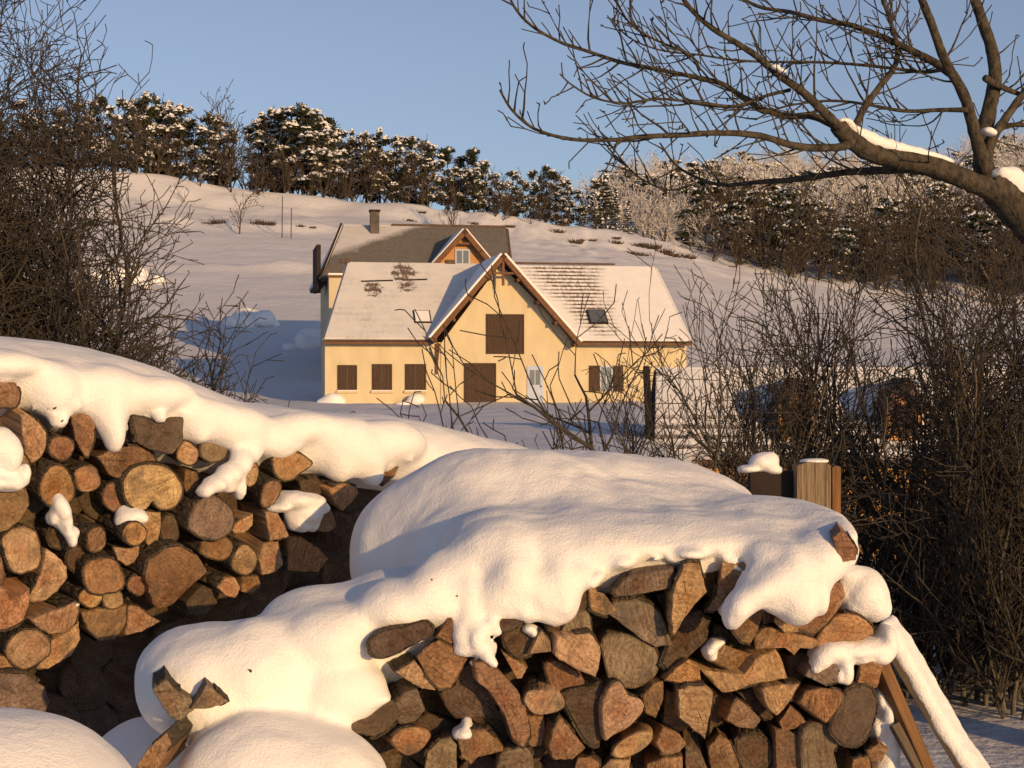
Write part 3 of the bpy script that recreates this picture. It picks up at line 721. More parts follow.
 ('dim log behind the brown log with snow patch', 's', 'd', .0, [(716, 624), (728, 630), (742, 646), (730, 650), (712, 640)]),
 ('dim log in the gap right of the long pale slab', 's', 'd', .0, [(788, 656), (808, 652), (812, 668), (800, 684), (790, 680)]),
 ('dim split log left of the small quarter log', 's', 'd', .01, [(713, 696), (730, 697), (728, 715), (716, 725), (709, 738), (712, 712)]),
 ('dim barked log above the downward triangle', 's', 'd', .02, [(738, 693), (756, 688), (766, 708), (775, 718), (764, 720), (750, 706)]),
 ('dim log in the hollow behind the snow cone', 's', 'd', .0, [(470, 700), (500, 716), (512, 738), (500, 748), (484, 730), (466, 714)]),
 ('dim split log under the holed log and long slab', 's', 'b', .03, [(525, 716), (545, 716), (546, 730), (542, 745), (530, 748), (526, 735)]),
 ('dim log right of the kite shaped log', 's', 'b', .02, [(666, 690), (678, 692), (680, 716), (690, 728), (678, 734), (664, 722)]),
]
for k, (lab, sh, tone, prot, pts) in enumerate(LEFT):
    rg = random.Random(100 + k)
    ax = Vector((-math.sin(LA) + rg.uniform(-.12, .12), math.cos(LA) + rg.uniform(-.1, .1), .10 + rg.uniform(-.08, .1)))
    round_ = sh in 'er'
    a0 = rg.uniform(0, 6.28)
    make_log('round_log' if round_ else 'split_log', lab, 'log', pts, plane_left, ax, prot, .42 + rg.uniform(0, .1), tone, sh, 100 + k, LG, A360 if round_ else (a0, a0 + 2.2))
for k, (lab, sh, tone, prot, pts) in enumerate(FRONT):
    rg = random.Random(300 + k)
    ax = Vector((-.06 + rg.uniform(-.22, .22), 1, .02 + rg.uniform(-.12, .12)))
    a0 = rg.uniform(0, 6.28)
    make_log('round_log' if sh in 'er' and tone == 'd' else 'split_log', lab, 'log', pts, plane_front, ax, prot, .42 + rg.uniform(0, .1), tone, sh, 300 + k, FG,
             A360 if (sh in 'er' and tone == 'd') else (a0, a0 + 1.8))
# recessed logs that close the depth of both stacks (shade of the gaps is put into their dark tone)
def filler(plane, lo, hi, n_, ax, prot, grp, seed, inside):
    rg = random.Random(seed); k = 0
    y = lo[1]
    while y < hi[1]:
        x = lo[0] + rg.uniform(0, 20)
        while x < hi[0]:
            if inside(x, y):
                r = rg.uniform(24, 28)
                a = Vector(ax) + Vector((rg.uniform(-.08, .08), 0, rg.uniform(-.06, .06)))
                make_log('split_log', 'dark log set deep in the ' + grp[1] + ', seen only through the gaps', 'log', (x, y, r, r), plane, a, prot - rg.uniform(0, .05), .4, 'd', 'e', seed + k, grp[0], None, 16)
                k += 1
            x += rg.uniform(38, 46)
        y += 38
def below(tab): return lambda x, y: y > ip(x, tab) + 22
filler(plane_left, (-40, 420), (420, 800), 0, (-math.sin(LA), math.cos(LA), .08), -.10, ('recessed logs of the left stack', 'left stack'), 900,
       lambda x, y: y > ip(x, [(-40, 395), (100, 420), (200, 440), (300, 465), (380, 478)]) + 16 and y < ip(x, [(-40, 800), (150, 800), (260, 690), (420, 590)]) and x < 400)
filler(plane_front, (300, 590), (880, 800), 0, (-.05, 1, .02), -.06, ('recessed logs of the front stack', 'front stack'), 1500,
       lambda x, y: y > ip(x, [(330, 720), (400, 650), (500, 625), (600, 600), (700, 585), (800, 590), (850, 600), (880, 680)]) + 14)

# ------------------------------------------------------------------ SNOW on the stacks
def E(x, y, Y, rx, ry, rd, rot=0.):
    k = Y / F
    return (px(x, y, Y), (rx * k, rd, ry * k), rot)
front_snow = [
 # back body and the saddle between it and the front edge
 E(470, 560, 4.62, 116, 110, .34), E(560, 514, 4.74, 150, 62, .40), E(650, 524, 4.72, 105, 62, .36), E(520, 530, 4.6, 120, 78, .36),
 E(560, 540, 4.5, 130, 62, .32), E(500, 556, 4.4, 100, 64, .3), E(600, 548, 4.4, 110, 58, .3), E(650, 542, 4.5, 110, 60, .32), E(705, 548, 4.5, 60, 58, .3),
 # front body
 E(515, 566, 4.22, 66, 54, .35), E(590, 550, 4.26, 95, 46, .38), E(670, 544, 4.29, 95, 42, .40), E(750, 538, 4.31, 84, 40, .40), E(805, 543, 4.28, 50, 38, .37),
 # left humps
 E(395, 630, 4.12, 86, 64, .26), E(325, 642, 4.08, 72, 62, .24), E(215, 682, 3.95, 76, 58, .24), E(268, 674, 3.92, 70, 55, .20), E(285, 777, 3.72, 110, 70, .22),
 E(345, 690, 3.86, 54, 44, .12), E(378, 698, 3.83, 24, 14, .06), E(335, 640, 3.9, 55, 40, .14),
 E(400, 606, 3.92, 44, 28, .13), E(430, 598, 3.9, 28, 32, .10), E(470, 615, 3.88, 15, 40, .07), E(462, 636, 3.84, 9, 16, .04), E(478, 640, 3.82, 9, 16, .04), E(487, 654, 3.81, 7, 9, .03), E(466, 650, 3.83, 7, 7, .035), E(494, 664, 3.80, 5, 5, .02), E(455, 590, 3.98, 46, 48, .14),
 E(515, 578, 3.92, 24, 34, .12), E(543, 594, 3.86, 11, 22, .05), E(562, 588, 3.86, 13, 29, .05), E(498, 598, 3.88, 16, 22, .07), E(530, 596, 3.87, 12, 14, .05),
 E(500, 548, 4.06, 60, 36, .2), E(560, 552, 4.04, 60, 30, .18), E(610, 548, 4.06, 60, 24, .2), E(600, 556, 3.98, 40, 16, .12), E(650, 546, 3.98, 50, 14, .12), E(710, 542, 3.98, 50, 14, .12), E(583, 574, 3.88, 10, 10, .05), E(622, 562, 3.88, 14, 8, .05), E(690, 553, 3.88, 18, 6, .05),
 E(731, 617, 3.77, 5, 8, .04), E(737, 607, 3.76, 8, 9, .05), E(747, 597, 3.77, 10, 9, .05), E(759, 588, 3.78, 12, 10, .06), E(774, 580, 3.79, 14, 13, .06), E(792, 574, 3.81, 16, 24, .07), E(797, 598, 3.78, 9, 20, .045), E(771, 596, 3.78, 5, 8, .03), E(812, 590, 3.80, 6, 16, .04),
 E(818, 554, 3.92, 30, 24, .12), E(838, 534, 4.08, 17, 22, .18), E(818, 538, 4.16, 34, 28, .22), E(786, 588, 3.80, 15, 20, .05), E(764, 582, 3.82, 20, 13, .05), E(800, 568, 3.86, 24, 16, .08), E(770, 552, 3.92, 34, 15, .12), E(852, 534, 3.97, 6, 8, .06),
]
SB = []
def lip(pts, fn, n_, seed):
    rg2 = random.Random(seed); C = catmull([(x, y, 0) for x, y in pts], 8)
    for _ in range(n_):
        x, y, _z = C[rg2.randrange(len(C))]
        r = rg2.uniform(2, 6); yield fn(x + rg2.gauss(0, 5), y + rg2.gauss(-3, 4), r * rg2.uniform(.8, 1.6), r, rg2.uniform(.02, .04))
fE = lambda x, y, rx, ry, rd: E(x, y, plane_front(x, y, .05).y, rx, ry, rd)
front_snow += list(lip([(498, 608), (515, 610), (530, 616), (560, 617), (578, 590), (612, 572), (660, 561), (700, 559), (740, 562)], fE, 30, 1))
front_snow += list(lip([(455, 630), (460, 648), (470, 655), (486, 656), (490, 630)], fE, 14, 2)) + list(lip([(728, 616), (745, 604), (765, 594), (780, 600), (800, 612), (806, 590), (812, 568), (835, 558)], fE, 30, 3))
front_snow += list(lip([(370, 632), (400, 624), (430, 618), (445, 612)], fE, 16, 4)) + list(lip([(352, 712), (380, 706), (400, 700), (408, 690), (395, 676)], fE, 9, 5))
o = snow_mesh('snow_blanket', front_snow, .0105, .032, .013, 6.5, low=.03)
tag(o, 'thick rounded snow blanket draped over the front split log stack', 'snow', kind='stuff'); SB.append(o)
def Ll(x, ytop, off, ra, rc, rz):
    """ellipsoid of the left blanket: px column x, its top at pixel ytop, centre `off` metres behind the face"""
    n = Vector((math.sin(LA), -math.cos(LA), 0)); p = plane_left(x, 400, 0)
    c = p - n * off; x2 = CX + F * c.x / c.y
    top = EYE - (ytop - CY) / F * c.y
    c.z = top - rz
    return (c, (ra, rc, rz), LA)
def Lt(x, y, prot, rx, ry, rd):
    p = plane_left(x, y, prot); k = p.y / F
    return (p, (rx * k, rd, ry * k), LA)
left_snow = []
for x, yt in ((-90, 328), (-40, 330), (20, 336), (60, 345), (95, 358), (130, 374), (170, 388), (215, 396), (260, 402), (310, 408), (360, 412), (410, 420), (450, 428), (500, 440)):
    left_snow.append(Ll(x + 50, yt + 6, .48, .34, .45, .13))
    left_snow.append(Ll(x + 30, yt + 20, .20, .26, .21, .07))
left_snow += [Lt(8, 366, .0, 40, 16, .08), Lt(55, 392, .0, 26, 28, .08), Lt(110, 394, .0, 30, 26, .08), Lt(114, 432, .03, 13, 24, .06), Lt(108, 415, .02, 16, 20, .06), Lt(60, 420, .02, 11, 12, .05), Lt(74, 405, .02, 10, 10, .05), Lt(160, 394, .02, 36, 18, .07), Lt(205, 418, .01, 26, 20, .08),
              Lt(199, 434, .03, 11, 12, .05), Lt(240, 428, .02, 34, 22, .08), Lt(300, 428, .0, 36, 18, .08), Lt(275, 440, .02, 20, 18, .06), Lt(345, 446, .02, 28, 26, .08), Lt(340, 466, .03, 11, 16, .05), Lt(390, 444, .0, 36, 18, .08), Lt(160, 417, .055, 7, 7, .03), Lt(366, 462, .04, 16, 16, .06),
              Lt(250, 450, .04, 11, 16, .05), Lt(240, 462, .07, 13, 15, .06), Lt(228, 474, .09, 15, 14, .07), Lt(214, 484, .10, 13, 11, .07), Lt(203, 492, .10, 8, 8, .05), Lt(238, 488, .08, 8, 16, .05), Lt(226, 488, .09, 10, 8, .05), Lt(372, 478, .05, 8, 8, .04)]
left_snow += list(lip([(0, 384), (25, 402), (45, 420), (60, 428), (80, 414), (100, 446), (128, 436), (135, 416), (182, 415), (200, 444), (225, 446), (270, 455), (290, 450), (320, 460), (335, 478), (360, 484), (385, 470), (410, 462)], lambda x, y, rx, ry, rd: Lt(x, y - 2, .02, rx, ry, rd), 22, 6))
o = snow_mesh('snow_blanket', left_snow, .0115, .06, .012, 4.5, seed=5, low=.02)
tag(o, 'smooth deep snow blanket along the top of the left round log stack', 'snow', kind='stuff'); SB.append(o)
def caps(label, prims, h=.0055, k=.018, namp=.008):
    tag(snow_mesh('snow_patch', prims, h, k, namp, 15.), label, 'snow cap', 'snow caps lying on the logs')
caps('tall snow cap over the quarter log at the left edge', [Lt(-5, 448, .07, 24, 20, .08), Lt(8, 456, .09, 11, 20, .06), Lt(-8, 482, .07, 36, 9, .08), Lt(14, 481, .09, 12, 10, .05), Lt(24, 474, .09, 6, 12, .04), Lt(-12, 465, .05, 20, 24, .06)])
caps('narrow forked snow tongue between logs in the left stack', [Lt(57, 503, .05, 8, 10, .05), Lt(62, 512, .06, 9, 12, .05), Lt(66, 524, .06, 6, 12, .04), Lt(71, 538, .07, 5, 9, .03), Lt(51, 518, .04, 5, 8, .04), Lt(74, 532, .06, 4, 5, .03), Lt(60, 518, .04, 7, 9, .04)])
caps('rounded snow tuft on the small ringed log', [Lt(131, 514, .02, 12, 9, .07), Lt(126, 519, .03, 9, 7, .06), Lt(137, 518, .03, 7, 7, .06), Lt(122, 523, .03, 4, 5, .04)])
caps('little white cap on the smooth orange round log', [Lt(97, 560, .02, 9, 5, .06), Lt(103, 559, .02, 9, 4, .06), Lt(91, 563, .02, 5, 3, .05)])
caps('tiny white snow tip on the small dark hearted log', [Lt(94, 527.5, .0, 3, 4.5, .05), Lt(97, 529, .0, 4, 2.5, .05)])
caps('broad bright snow cap over the four sided log in the left stack', [Lt(292, 500, .03, 20, 10, .09), Lt(308, 501, .03, 16, 10, .08), Lt(303, 512, .04, 18, 12, .07), Lt(294, 522, .04, 8, 10, .05), Lt(312, 522, .04, 6, 12, .04), Lt(277, 507, .04, 12, 5, .06), Lt(302, 526, .04, 8, 8, .04), Lt(320, 508, .03, 8, 7, .05)])
caps('thin snow strip on the pale split slab low at left', [Lt(60, 607, .01, 7, 3, .04), Lt(70, 604, .01, 8, 3, .04)])
caps('thin snow strip above the hollow hearted log', [Lt(18, 631, .01, 6, 2.5, .04), Lt(27, 629.5, .01, 6, 2.2, .04)])
def Ft(x, y, prot, rx, ry, rd):
    p = plane_front(x, y, prot); k = p.y / F
    return (p, (rx * k, rd, ry * k), 0)
caps('small white snow cone on the brown log at the bottom', [Ft(466, 731, .01, 12, 6, .06), Ft(467, 724, .01, 6, 9, .045), Ft(460, 732, .01, 7, 5, .04)])
caps('big smooth snow cap on the upper right end of the front stack', [Ft(862, 592, .0, 22, 24, .10), Ft(872, 602, .01, 14, 20, .08), Ft(847, 575, -.02, 14, 10, .08), Ft(880, 608, .0, 8, 10, .06), Ft(856, 604, .0, 18, 14, .07), Ft(840, 590, -.02, 16, 14, .07)])
caps('irregular snow cap over two logs on the right end', [Ft(818, 657, .03, 11, 10, .07), Ft(830, 650, .04, 16, 11, .07), Ft(842, 656, .05, 10, 14, .06), Ft(868, 648, .03, 20, 12, .07), Ft(846, 670, .06, 7, 14, .04), Ft(838, 674, .06, 5, 9, .03), Ft(886, 640, .02, 10, 16, .06), Ft(855, 650, .04, 18, 10, .07), Ft(878, 656, .04, 10, 9, .05), Ft(812, 666, .04, 6, 7, .05), Ft(862, 658, .05, 8, 8, .04)])
caps('snow lump beside the dark round log at the right end', [Ft(884, 712, .0, 11, 22, .08), Ft(887, 728, .0, 10, 16, .07), Ft(878, 698, .0, 7, 12, .06), Ft(874, 726, .01, 8, 12, .05), Ft(890, 742, .0, 8, 14, .06), Ft(880, 742, .01, 8, 8, .05), Ft(884, 764, .0, 14, 16, .07)])
caps('small snow patch on the brown log in the middle of the front stack', [Ft(709, 650, .03, 6, 5, .04), Ft(715, 643, .02, 7, 5, .04), Ft(721, 640, .01, 5, 3, .04), Ft(712, 655, .03, 4, 4, .03)])
caps('fleck of snow on the dark log left of the triangle', [Ft(529, 627, .03, 6, 3, .04), Ft(534, 631, .04, 3, 3, .03)])
# crumbs of bark that fell on the snow
def crumb(label, p, r, seed):
    rg2 = random.Random(seed); m = MB()
    a = Vector((rg2.uniform(-1, 1), rg2.uniform(-.3, .3), rg2.uniform(-.6, .6))).normalized() * r
    b = a.orthogonal().normalized() * r * .5; c = a.cross(b).normalized() * r * .35
    m.v = [tuple(q) for q in (a, b, c, -a * .7, -b, -c)]; m.f = [[0, 1, 2], [1, 3, 2], [3, 4, 2], [4, 0, 2], [1, 0, 5], [3, 1, 5], [4, 3, 5], [0, 4, 5]]
    o = m.build('bark_crumb', DARK); o.location = p; tag(o, label, 'crumb', 'bark crumbs on the snow')
def on_snow(x, y, obj):
    c = Vector((0, 0, EYE)); d = px(x, y, 1.) - c
    bpy.context.view_layer.update(); mi_ = obj.matrix_world.inverted()
    ok, loc, nn, _ = obj.ray_cast(mi_ @ c, (mi_.to_3x3() @ d).normalized())
    return (obj.matrix_world @ loc) if ok else None
for x, y, r, blk, lab in ((55, 408, .010, 1, 'largest black bark crumb on the snow at upper left'), (62, 421, .008, 1, 'black bark crumb below right of the largest one'), (54, 430, .008, 1, 'black bark crumb just above the small red hearted log'), (48, 409, .004, 1, 'tiny black crumb left of the largest one'),
                          (432, 580, .006, 0, 'single dark bark crumb on the front snow hump'), (251, 671, .009, 0, 'dark curled bark scrap in the snow right of the stump'), (457, 596, .006, 0, 'little dark splinter crumb above the pointed log')):
    p = on_snow(x, y, SB[blk])
    if p is not None: crumb(lab, p, r, x)
# snow banks low at left
bank = [E(-30, 830, 3.3, 150, 118, .35), E(40, 840, 3.35, 90, 112, .3), E(95, 860, 3.4, 40, 90, .22)]
o = snow_mesh('snow_mound', bank, .012, .06, .008, 5.); tag(o, 'smooth snow mound in the lower left corner', 'snow mound', kind='stuff')
bank2 = [E(150, 850, 4.2, 90, 130, .3), E(110, 880, 4.3, 80, 130, .4), E(215, 870, 4.12, 90, 112, .28)]
o = snow_mesh('snow_mound', bank2, .014, .06, .008, 5., seed=3); tag(o, 'shaded snow bank in the gap between both log stacks', 'snow bank', kind='stuff')

# ------------------------------------------------------------------ planks leaning on the right end, posts behind
def plank(name, label, a, b, w, t, mat, normal):
    a, b = Vector(a), Vector(b); L = (b - a).length
    yl = (b - a).normalized(); zl = (Vector(normal) - yl * Vector(normal).dot(yl)).normalized(); xl = yl.cross(zl)
    m = MB()
    rg = random.Random(label)
    for i in range(12):
        pass
    m.box(-w / 2, w / 2, 0, L, -t / 2, t / 2)
    o = m.build(name, mat, None, .003)
    o.matrix_world = Matrix.Translation(a) @ Matrix((xl, yl, zl)).transposed().to_4x4()
    tag(o, label, 'plank', 'planks leaning on the log stack'); return o
def gnd(p, q):
    """continue p->q down to the ground"""
    t = (0.02 - p.z) / (q.z - p.z); return p + (q - p) * t
pa, pb = px(884, 630, 4.05), px(968, 768, 3.98); pe = gnd(pa, pb)
plank('wooden_plank', 'wide snow covered plank leaning against the right end of the stack', pa, pe, .095, .022, PLANKG, (.75, -.45, .45))
d = (pe - pa).normalized(); side = Vector((.75, -.45, .45)); side = (side - d * side.dot(d)).normalized()
pr = []; xd = d.cross(side).normalized(); rgs = random.Random(4)
for k in range(40):
    for jx in (-1.3, -.45, .45, 1.3):
        rr = rgs.uniform(.016, .020); p = pa + (pe - pa) * (k / 39.) + side * (.014 + .004 * math.sin(k * .5)) + xd * (.026 * jx)
        pr.append((p, (rr, rr, rr * 1.4), 0))
tag(snow_mesh('snow_strip', pr, .007, .022, .003, 9.), 'thick white snow strip lying along the wide leaning plank', 'snow strip', kind='stuff')
pa, pb = px(878, 662, 3.95), px(924, 768, 3.88)
plank('wooden_plank', 'reddish brown bare plank between the snow strip and the logs', pa, gnd(pa, pb), .03, .05, PLANKW, (.3, -.9, .2))
pa, pb = px(894, 724, 3.9), px(922, 775, 3.86)
plank('wooden_plank', 'short grey lath lowest of the leaning planks', pa, gnd(pa, pb), .024, .02, PLANKG, (.3, -.9, .2))

def post(label, x0, x1, ytop, Y, dep, mat=POSTW, topcut=.01, name='wooden_post'):
    k = Y / F; xa, xb = (x0 - CX) * k, (x1 - CX) * k; zt = EYE - (ytop - CY) * k
    m = MB(); n = 7
    vs = []
    w = xb - xa
    m.v = [(xa, 0, 0), (xb, 0, 0), (xb, dep, 0), (xa, dep, 0), (xa, 0, zt - topcut), (xa + w * .3, 0, zt), (xb - w * .12, 0, zt - topcut * .2), (xb, 0, zt - topcut), (xb, dep, zt - topcut), (xb - w * .12, dep, zt - topcut * .2), (xa + w * .3, dep, zt), (xa, dep, zt - topcut)]
    m.f = [[0, 1, 7, 6, 5, 4], [1, 2, 8, 7], [2, 3, 11, 10, 9, 8], [3, 0, 4, 11], [4, 5, 10, 11], [5, 6, 9, 10], [6, 7, 8, 9]]
    xm = (xa + xb) / 2
    m.v = [(v[0] - xm, v[1], v[2]) for v in m.v]
    o = m.build(name, mat, None, .003); o.location = (xm, Y, 0)
    return tag(o, label, 'post')
post('pale weathered square wooden post behind the front stack', 797, 831, 462, 5.35, .10, topcut=.012)
post('narrow wooden post tight against the pale square post', 832, 841, 466, 5.42, .06, PLANKW, .006)
k = 5.42 / F
m = MB().box((750 - CX) * k, (796.5 - CX) * k, 5.42, 5.46, EYE - (501 - CY) * k, EYE - (471 - CY) * k)
m.box((752 - CX) * k, (764 - CX) * k, 5.463, 5.52, 0, EYE - (474 - CY) * k)
tag(m.build('fence_rail', DARK, None, .003), 'dark shaded wooden board running left from the pale post', 'board')  # the board's shade is put into its near-black colour
tag(snow_mesh('snow_patch', [E(762, 463, 5.44, 13, 9, .05), E(751, 469, 5.44, 12, 4, .05), E(770, 462, 5.44, 8, 9, .04), E(774, 470, 5.44, 8, 4, .04)], .006, .02, .007, 16.), 'round snow lump on the dark board left of the pale post', 'snow cap', 'snow caps lying on the logs')
tag(snow_mesh('snow_patch', [E(814, 461, 5.40, 15, 3, .05)], .005, .02, .002, 22.), 'thin snow dusting on top of the pale square post', 'snow cap', 'snow caps lying on the logs')

#@@PART2@@
# ------------------------------------------------------------------ HOUSES
TH = math.radians(10)
class Frame:
    """local frame of a building: x along its front, y back"""
    def __init__(s, xp, Y, th):
        s.o = Vector(((xp - CX) / F * Y, Y, 0)); s.ex = Vector((math.cos(th), math.sin(th), 0)); s.ey = Vector((-math.sin(th), math.cos(th), 0)); s.th = th
    def __call__(s, x, y, ly):
        d = Vector(((x - CX) / F, 1, -(y - CY) / F)); c = Vector((0, 0, EYE))
        t = (ly - (c - s.o).dot(s.ey)) / d.dot(s.ey)
        P = c + d * t - s.o
        return P.dot(s.ex), P.z
    def root(s, name):
        e = empty(name, s.o); e.rotation_euler = (0, 0, s.th); return e
HF = Frame(503, 80, TH)
house = HF.root('house'); tag(house, 'yellow house with brown shuttered openings and snowy roofs behind the log stacks', 'house')
ev = HF(420, 341, -.35)[1]                       # eave height
xl, _ = HF(323, 342, -.35); xr, _ = HF(691, 343, -.35)
wl, _ = HF(325, 380, 0); gl, _ = HF(441, 380, 0); gr_, _ = HF(577, 380, 0); wr = HF(687, 380, 0)[0]
ax_, az_ = HF(503.5, 253.5, -.9)                   # gable apex
RD = 4.6                                         # ridge depth
rl, rz_ = HF(347, 263, RD); rr_, _ = HF(655, 262, RD)
rz_ = az_ - .15
zb_ = -.6
m = MB()
# left wing and right wing bodies
for a, b, y0 in ((wl, gl, .06), (gr_, wr, .10)):
    MB().box(a, b, y0, 2.6 if a < 0 else RD + 2, zb_, ev - .05).build('wall', WALL, house)
m = MB(); prof = [(gl, zb_), (gr_, zb_), (gr_, ev - .1), (ax_, az_ - .45), (gl, ev - .1)]
m.v = [(x, 0, z) for x, z in prof] + [(x, RD, z) for x, z in prof]
m.f = [[0, 1, 2, 3, 4], [9, 8, 7, 6, 5]] + [[i, 5 + i, 5 + (i + 1) % 5, (i + 1) % 5] for i in range(5)]
m.f = [f[::-1] if k > 1 else f for k, f in enumerate(m.f)]
m.build('gable_wall', WALL, house)
def on_left_roof(x, y):
    ly = 1.2
    for _ in range(12):
        lx, z = HF(x, y, ly); ly += ((z - ev) / (rz_ - ev) * (RD + .4) - .4 - ly) * .7
    return Vector((lx, ly, z)) + Vector((0, -.65, .76)) * .13
SPOTS = [(on_left_roof(x, y), r) for x, y, r in ((372, 290, .55), (375, 294, .35), (404, 272, .6), (399, 277, .5), (411, 275, .4), (407, 287, .45), (403, 290, .3))]
def mask_left(h, X, Y, Z, v):
    n = h.noise(.55, 4, .6, v); fine = h.math('MULTIPLY', h.math('SUBTRACT', h.noise(3.5, 4, .6, v), .5), 1.1)
    tot = h.math('MULTIPLY', h.ramp(n, [(.45, 0.), (.72, .6)]), .8)
    for c, r in SPOTS:
        dx, dz = h.math('SUBTRACT', X, c.x), h.math('MULTIPLY', h.math('SUBTRACT', Z, c.z), 1.3)
        d_ = h.math('ADD', h.math('SQRT', h.math('ADD', h.math('MULTIPLY', dx, dx), h.math('MULTIPLY', dz, dz))), fine)
        tot = h.math('MAXIMUM', tot, h.ramp(h.math('DIVIDE', d_, r), [(.45, 3.), (1., 0.)]))
    return tot
def mask_right(h, X, Y, Z, v):
    # bare tiles along a band running from the ridge down to the right
    k = h.math('DIVIDE', h.math('SUBTRACT', Z, ev), rz_ - ev)
    n = h.math('SUBTRACT', h.noise(.8, 4, .6, v), .5)
    d_ = h.math('ADD', h.math('SUBTRACT', X, h.math('ADD', 1.7, h.math('MULTIPLY', h.math('SUBTRACT', 1., k), 3.4))), h.math('MULTIPLY', n, 1.6))
    lf = h.ramp(h.math('ADD', h.math('MULTIPLY', d_, .5), .3), [(0., 0.), (.6, 1.)])
    rt_ = h.ramp(h.math('MULTIPLY', h.math('ADD', h.math('SUBTRACT', 6.2, X), h.math('MULTIPLY', n, 2.)), .7), [(0., 0.), (1., 1.)])
    bt = h.ramp(k, [(.03, .15), (.12, 1.5)])
    return h.math('MULTIPLY', h.math('MULTIPLY', lf, rt_), h.math('MULTIPLY', bt, h.ramp(h.noise(1.6, 3, .6, v), [(.3, .55), (.55, 1.)])))
RSL = m_roofsnow('roof_snow_left', 3.2, mask_left, .82, .3); RSR = m_roofsnow('roof_snow_right', 5., mask_right)
def roof(name, pts, mat, t=.12, under=.16):
    a, b, c = Vector(pts[0]), Vector(pts[1]), Vector(pts[2]); n = (b - a).cross(c - a).normalized()
    if n.z < 0: n = -n
    m = MB().slab(pts, -n, under); r_ = m.build(name, TILE, house)
    ce = sum((Vector(p) for p in pts), Vector()) / len(pts)
    top = [Vector(p) + (ce - Vector(p)).normalized() * .05 + n * .003 for p in pts]
    m2 = MB().slab(top, n, t); s_ = m2.build('roof_snow', mat, r_, .05)
    return r_, n
xm = ax_
le, lez = HF(430, 339, -.9); re, rez = HF(582, 343, -.9)
roof('roof', [(xl, -.4, ev), (le + .25, -.4, ev), (xm, RD, rz_), (rl, RD, rz_)], RSL)
roof('roof', [(re - .25, -.4, ev), (xr, -.4, ev), (rr_, RD, rz_), (xm, RD, rz_)], RSR, .07)
xbl, xbr, BD = xl + 1.5, xr - .6, RD + 2.6
roof('roof', [(xbl, BD, ev), (xbr, BD, ev), (rr_, RD, rz_), (rl, RD, rz_)], SNOWFAR)
roof('roof', [(xl, -.4, ev), (rl, RD, rz_), (xbl, BD, ev)], SNOWFAR, .05)
roof('roof', [(xr, -.4, ev), (rr_, RD, rz_), (xbr, BD, ev)], SNOWFAR)
gyb = RD - .1
for ex, ez in ((le, lez), (re, rez)):
    r_, n = roof('gable_roof', [(ex, -.9, ez), (ax_, -.9, az_), (ax_, gyb, az_), (ex, gyb, ez)], SNOWFAR, .13)
    m = MB(); off = Vector((0, -.935, 0))
    a, b = Vector((ex, -.935, ez)) - n * .10, Vector((ax_, -.935, az_)) - n * .10
    m.slab([a + n * .10, b + n * .10, b - n * .12, a - n * .12], (0, 1, 0), .033)
    m.build('bargeboard', WOODO, house)
    # purlin and rafter ends under the overhang
    for t in (.02, .27, .5, .75):
        p = Vector((ex, 0, ez)).lerp(Vector((ax_, 0, az_)), t) - n * .30
        MB().box(p.x - .06, p.x + .06, -.86, -.004, p.z - .06, p.z + .09).build('purlin_end', WOODO, house)
m = MB().beam((ax_, -.8, az_ - .35), (ax_, -.8, az_ - 1.55), .12, .12).beam((ax_ - .55, -.8, az_ - .95), (ax_ + .55, -.8, az_ - .95), .1, .1); m.build('king_post', WOODO, house)
for s_ in (1,):
    bx = le + .45 if s_ > 0 else re - .45
    m = MB().beam((bx, -.05, ev - 1.6), (bx, -.05, ev - .1), .11, .09).beam((bx, -.08, ev - 1.1), (bx, -.85, ev - .15), .09, .09); m.build('bracket', WOODO, house)
MB().box(xl, le - .05, -.52, -.405, ev - .17, ev - .06).build('gutter', WOODO, house)
MB().box(re + .05, xr, -.52, -.405, ev - .17, ev - .06).build('gutter', WOODO, house)
def opening(name, x0, x1, y0, y1, fr, leaves, mat, ly=0., glass=False, root=None, sill=True, fmat=WOODD):
    root = root or house
    a, zt = fr(x0, y0, ly); b, zb2 = fr(x1, y1, ly); f = .07
    m = MB().box(a, a + f, ly - .06, ly - .004, zb2, zt).box(b - f, b, ly - .06, ly - .004, zb2, zt).box(a + f, b - f, ly - .06, ly - .004, zt - f, zt)
    if name != 'door': m.box(a + f, b - f, ly - .06, ly - .004, zb2, zb2 + f)
    fo = m.build(name, fmat, root)
    w = (b - a - 2 * f) / leaves
    for i in range(leaves):
        c0 = a + f + w * i + .008; c1 = a + f + w * (i + 1) - .008
        mm = MB(); n_ = max(2, int(w / .14)); pw = (c1 - c0) / n_
        for j in range(n_): mm.box(c0 + pw * j + .004, c0 + pw * (j + 1) - .004, ly - .042, ly - .006, zb2 + f + .006, zt - f - .006)
        mm.box(c0 + .01, c1 - .01, ly - .056, ly - .0425, zb2 + f + .15, zb2 + f + .24).box(c0 + .01, c1 - .01, ly - .056, ly - .0425, zt - f - .26, zt - f - .17)
        mm.build('shutter' if name == 'window' else 'leaf', mat, fo)
    if sill:
        sl_ = MB().box(a - .06, b + .06, ly - .14, ly - .003, zb2 - .09, zb2 - .003).build('sill', WALL, fo)
        if name == 'window': MB().box(a - .03, b + .03, ly - .13, ly - .064, zb2, zb2 + .05).build('sill_snow', SNOWFAR, fo, .02)
    return fo
for x0, x1, y0 in ((337.5, 357, 365), (372, 392, 364), (405, 426, 364)):
    opening('window', x0, x1, y0, 391, HF, 2, WOODD, .06)
opening('hay_door', 486, 524, 314, 354, HF, 2, WOODD, 0, sill=False)
opening('barn_door', 464, 496, 363, 402, HF, 2, WOODD, 0, sill=False)
a, zt = HF(527, 366, 0); b, zb2 = HF(543, 403, 0)
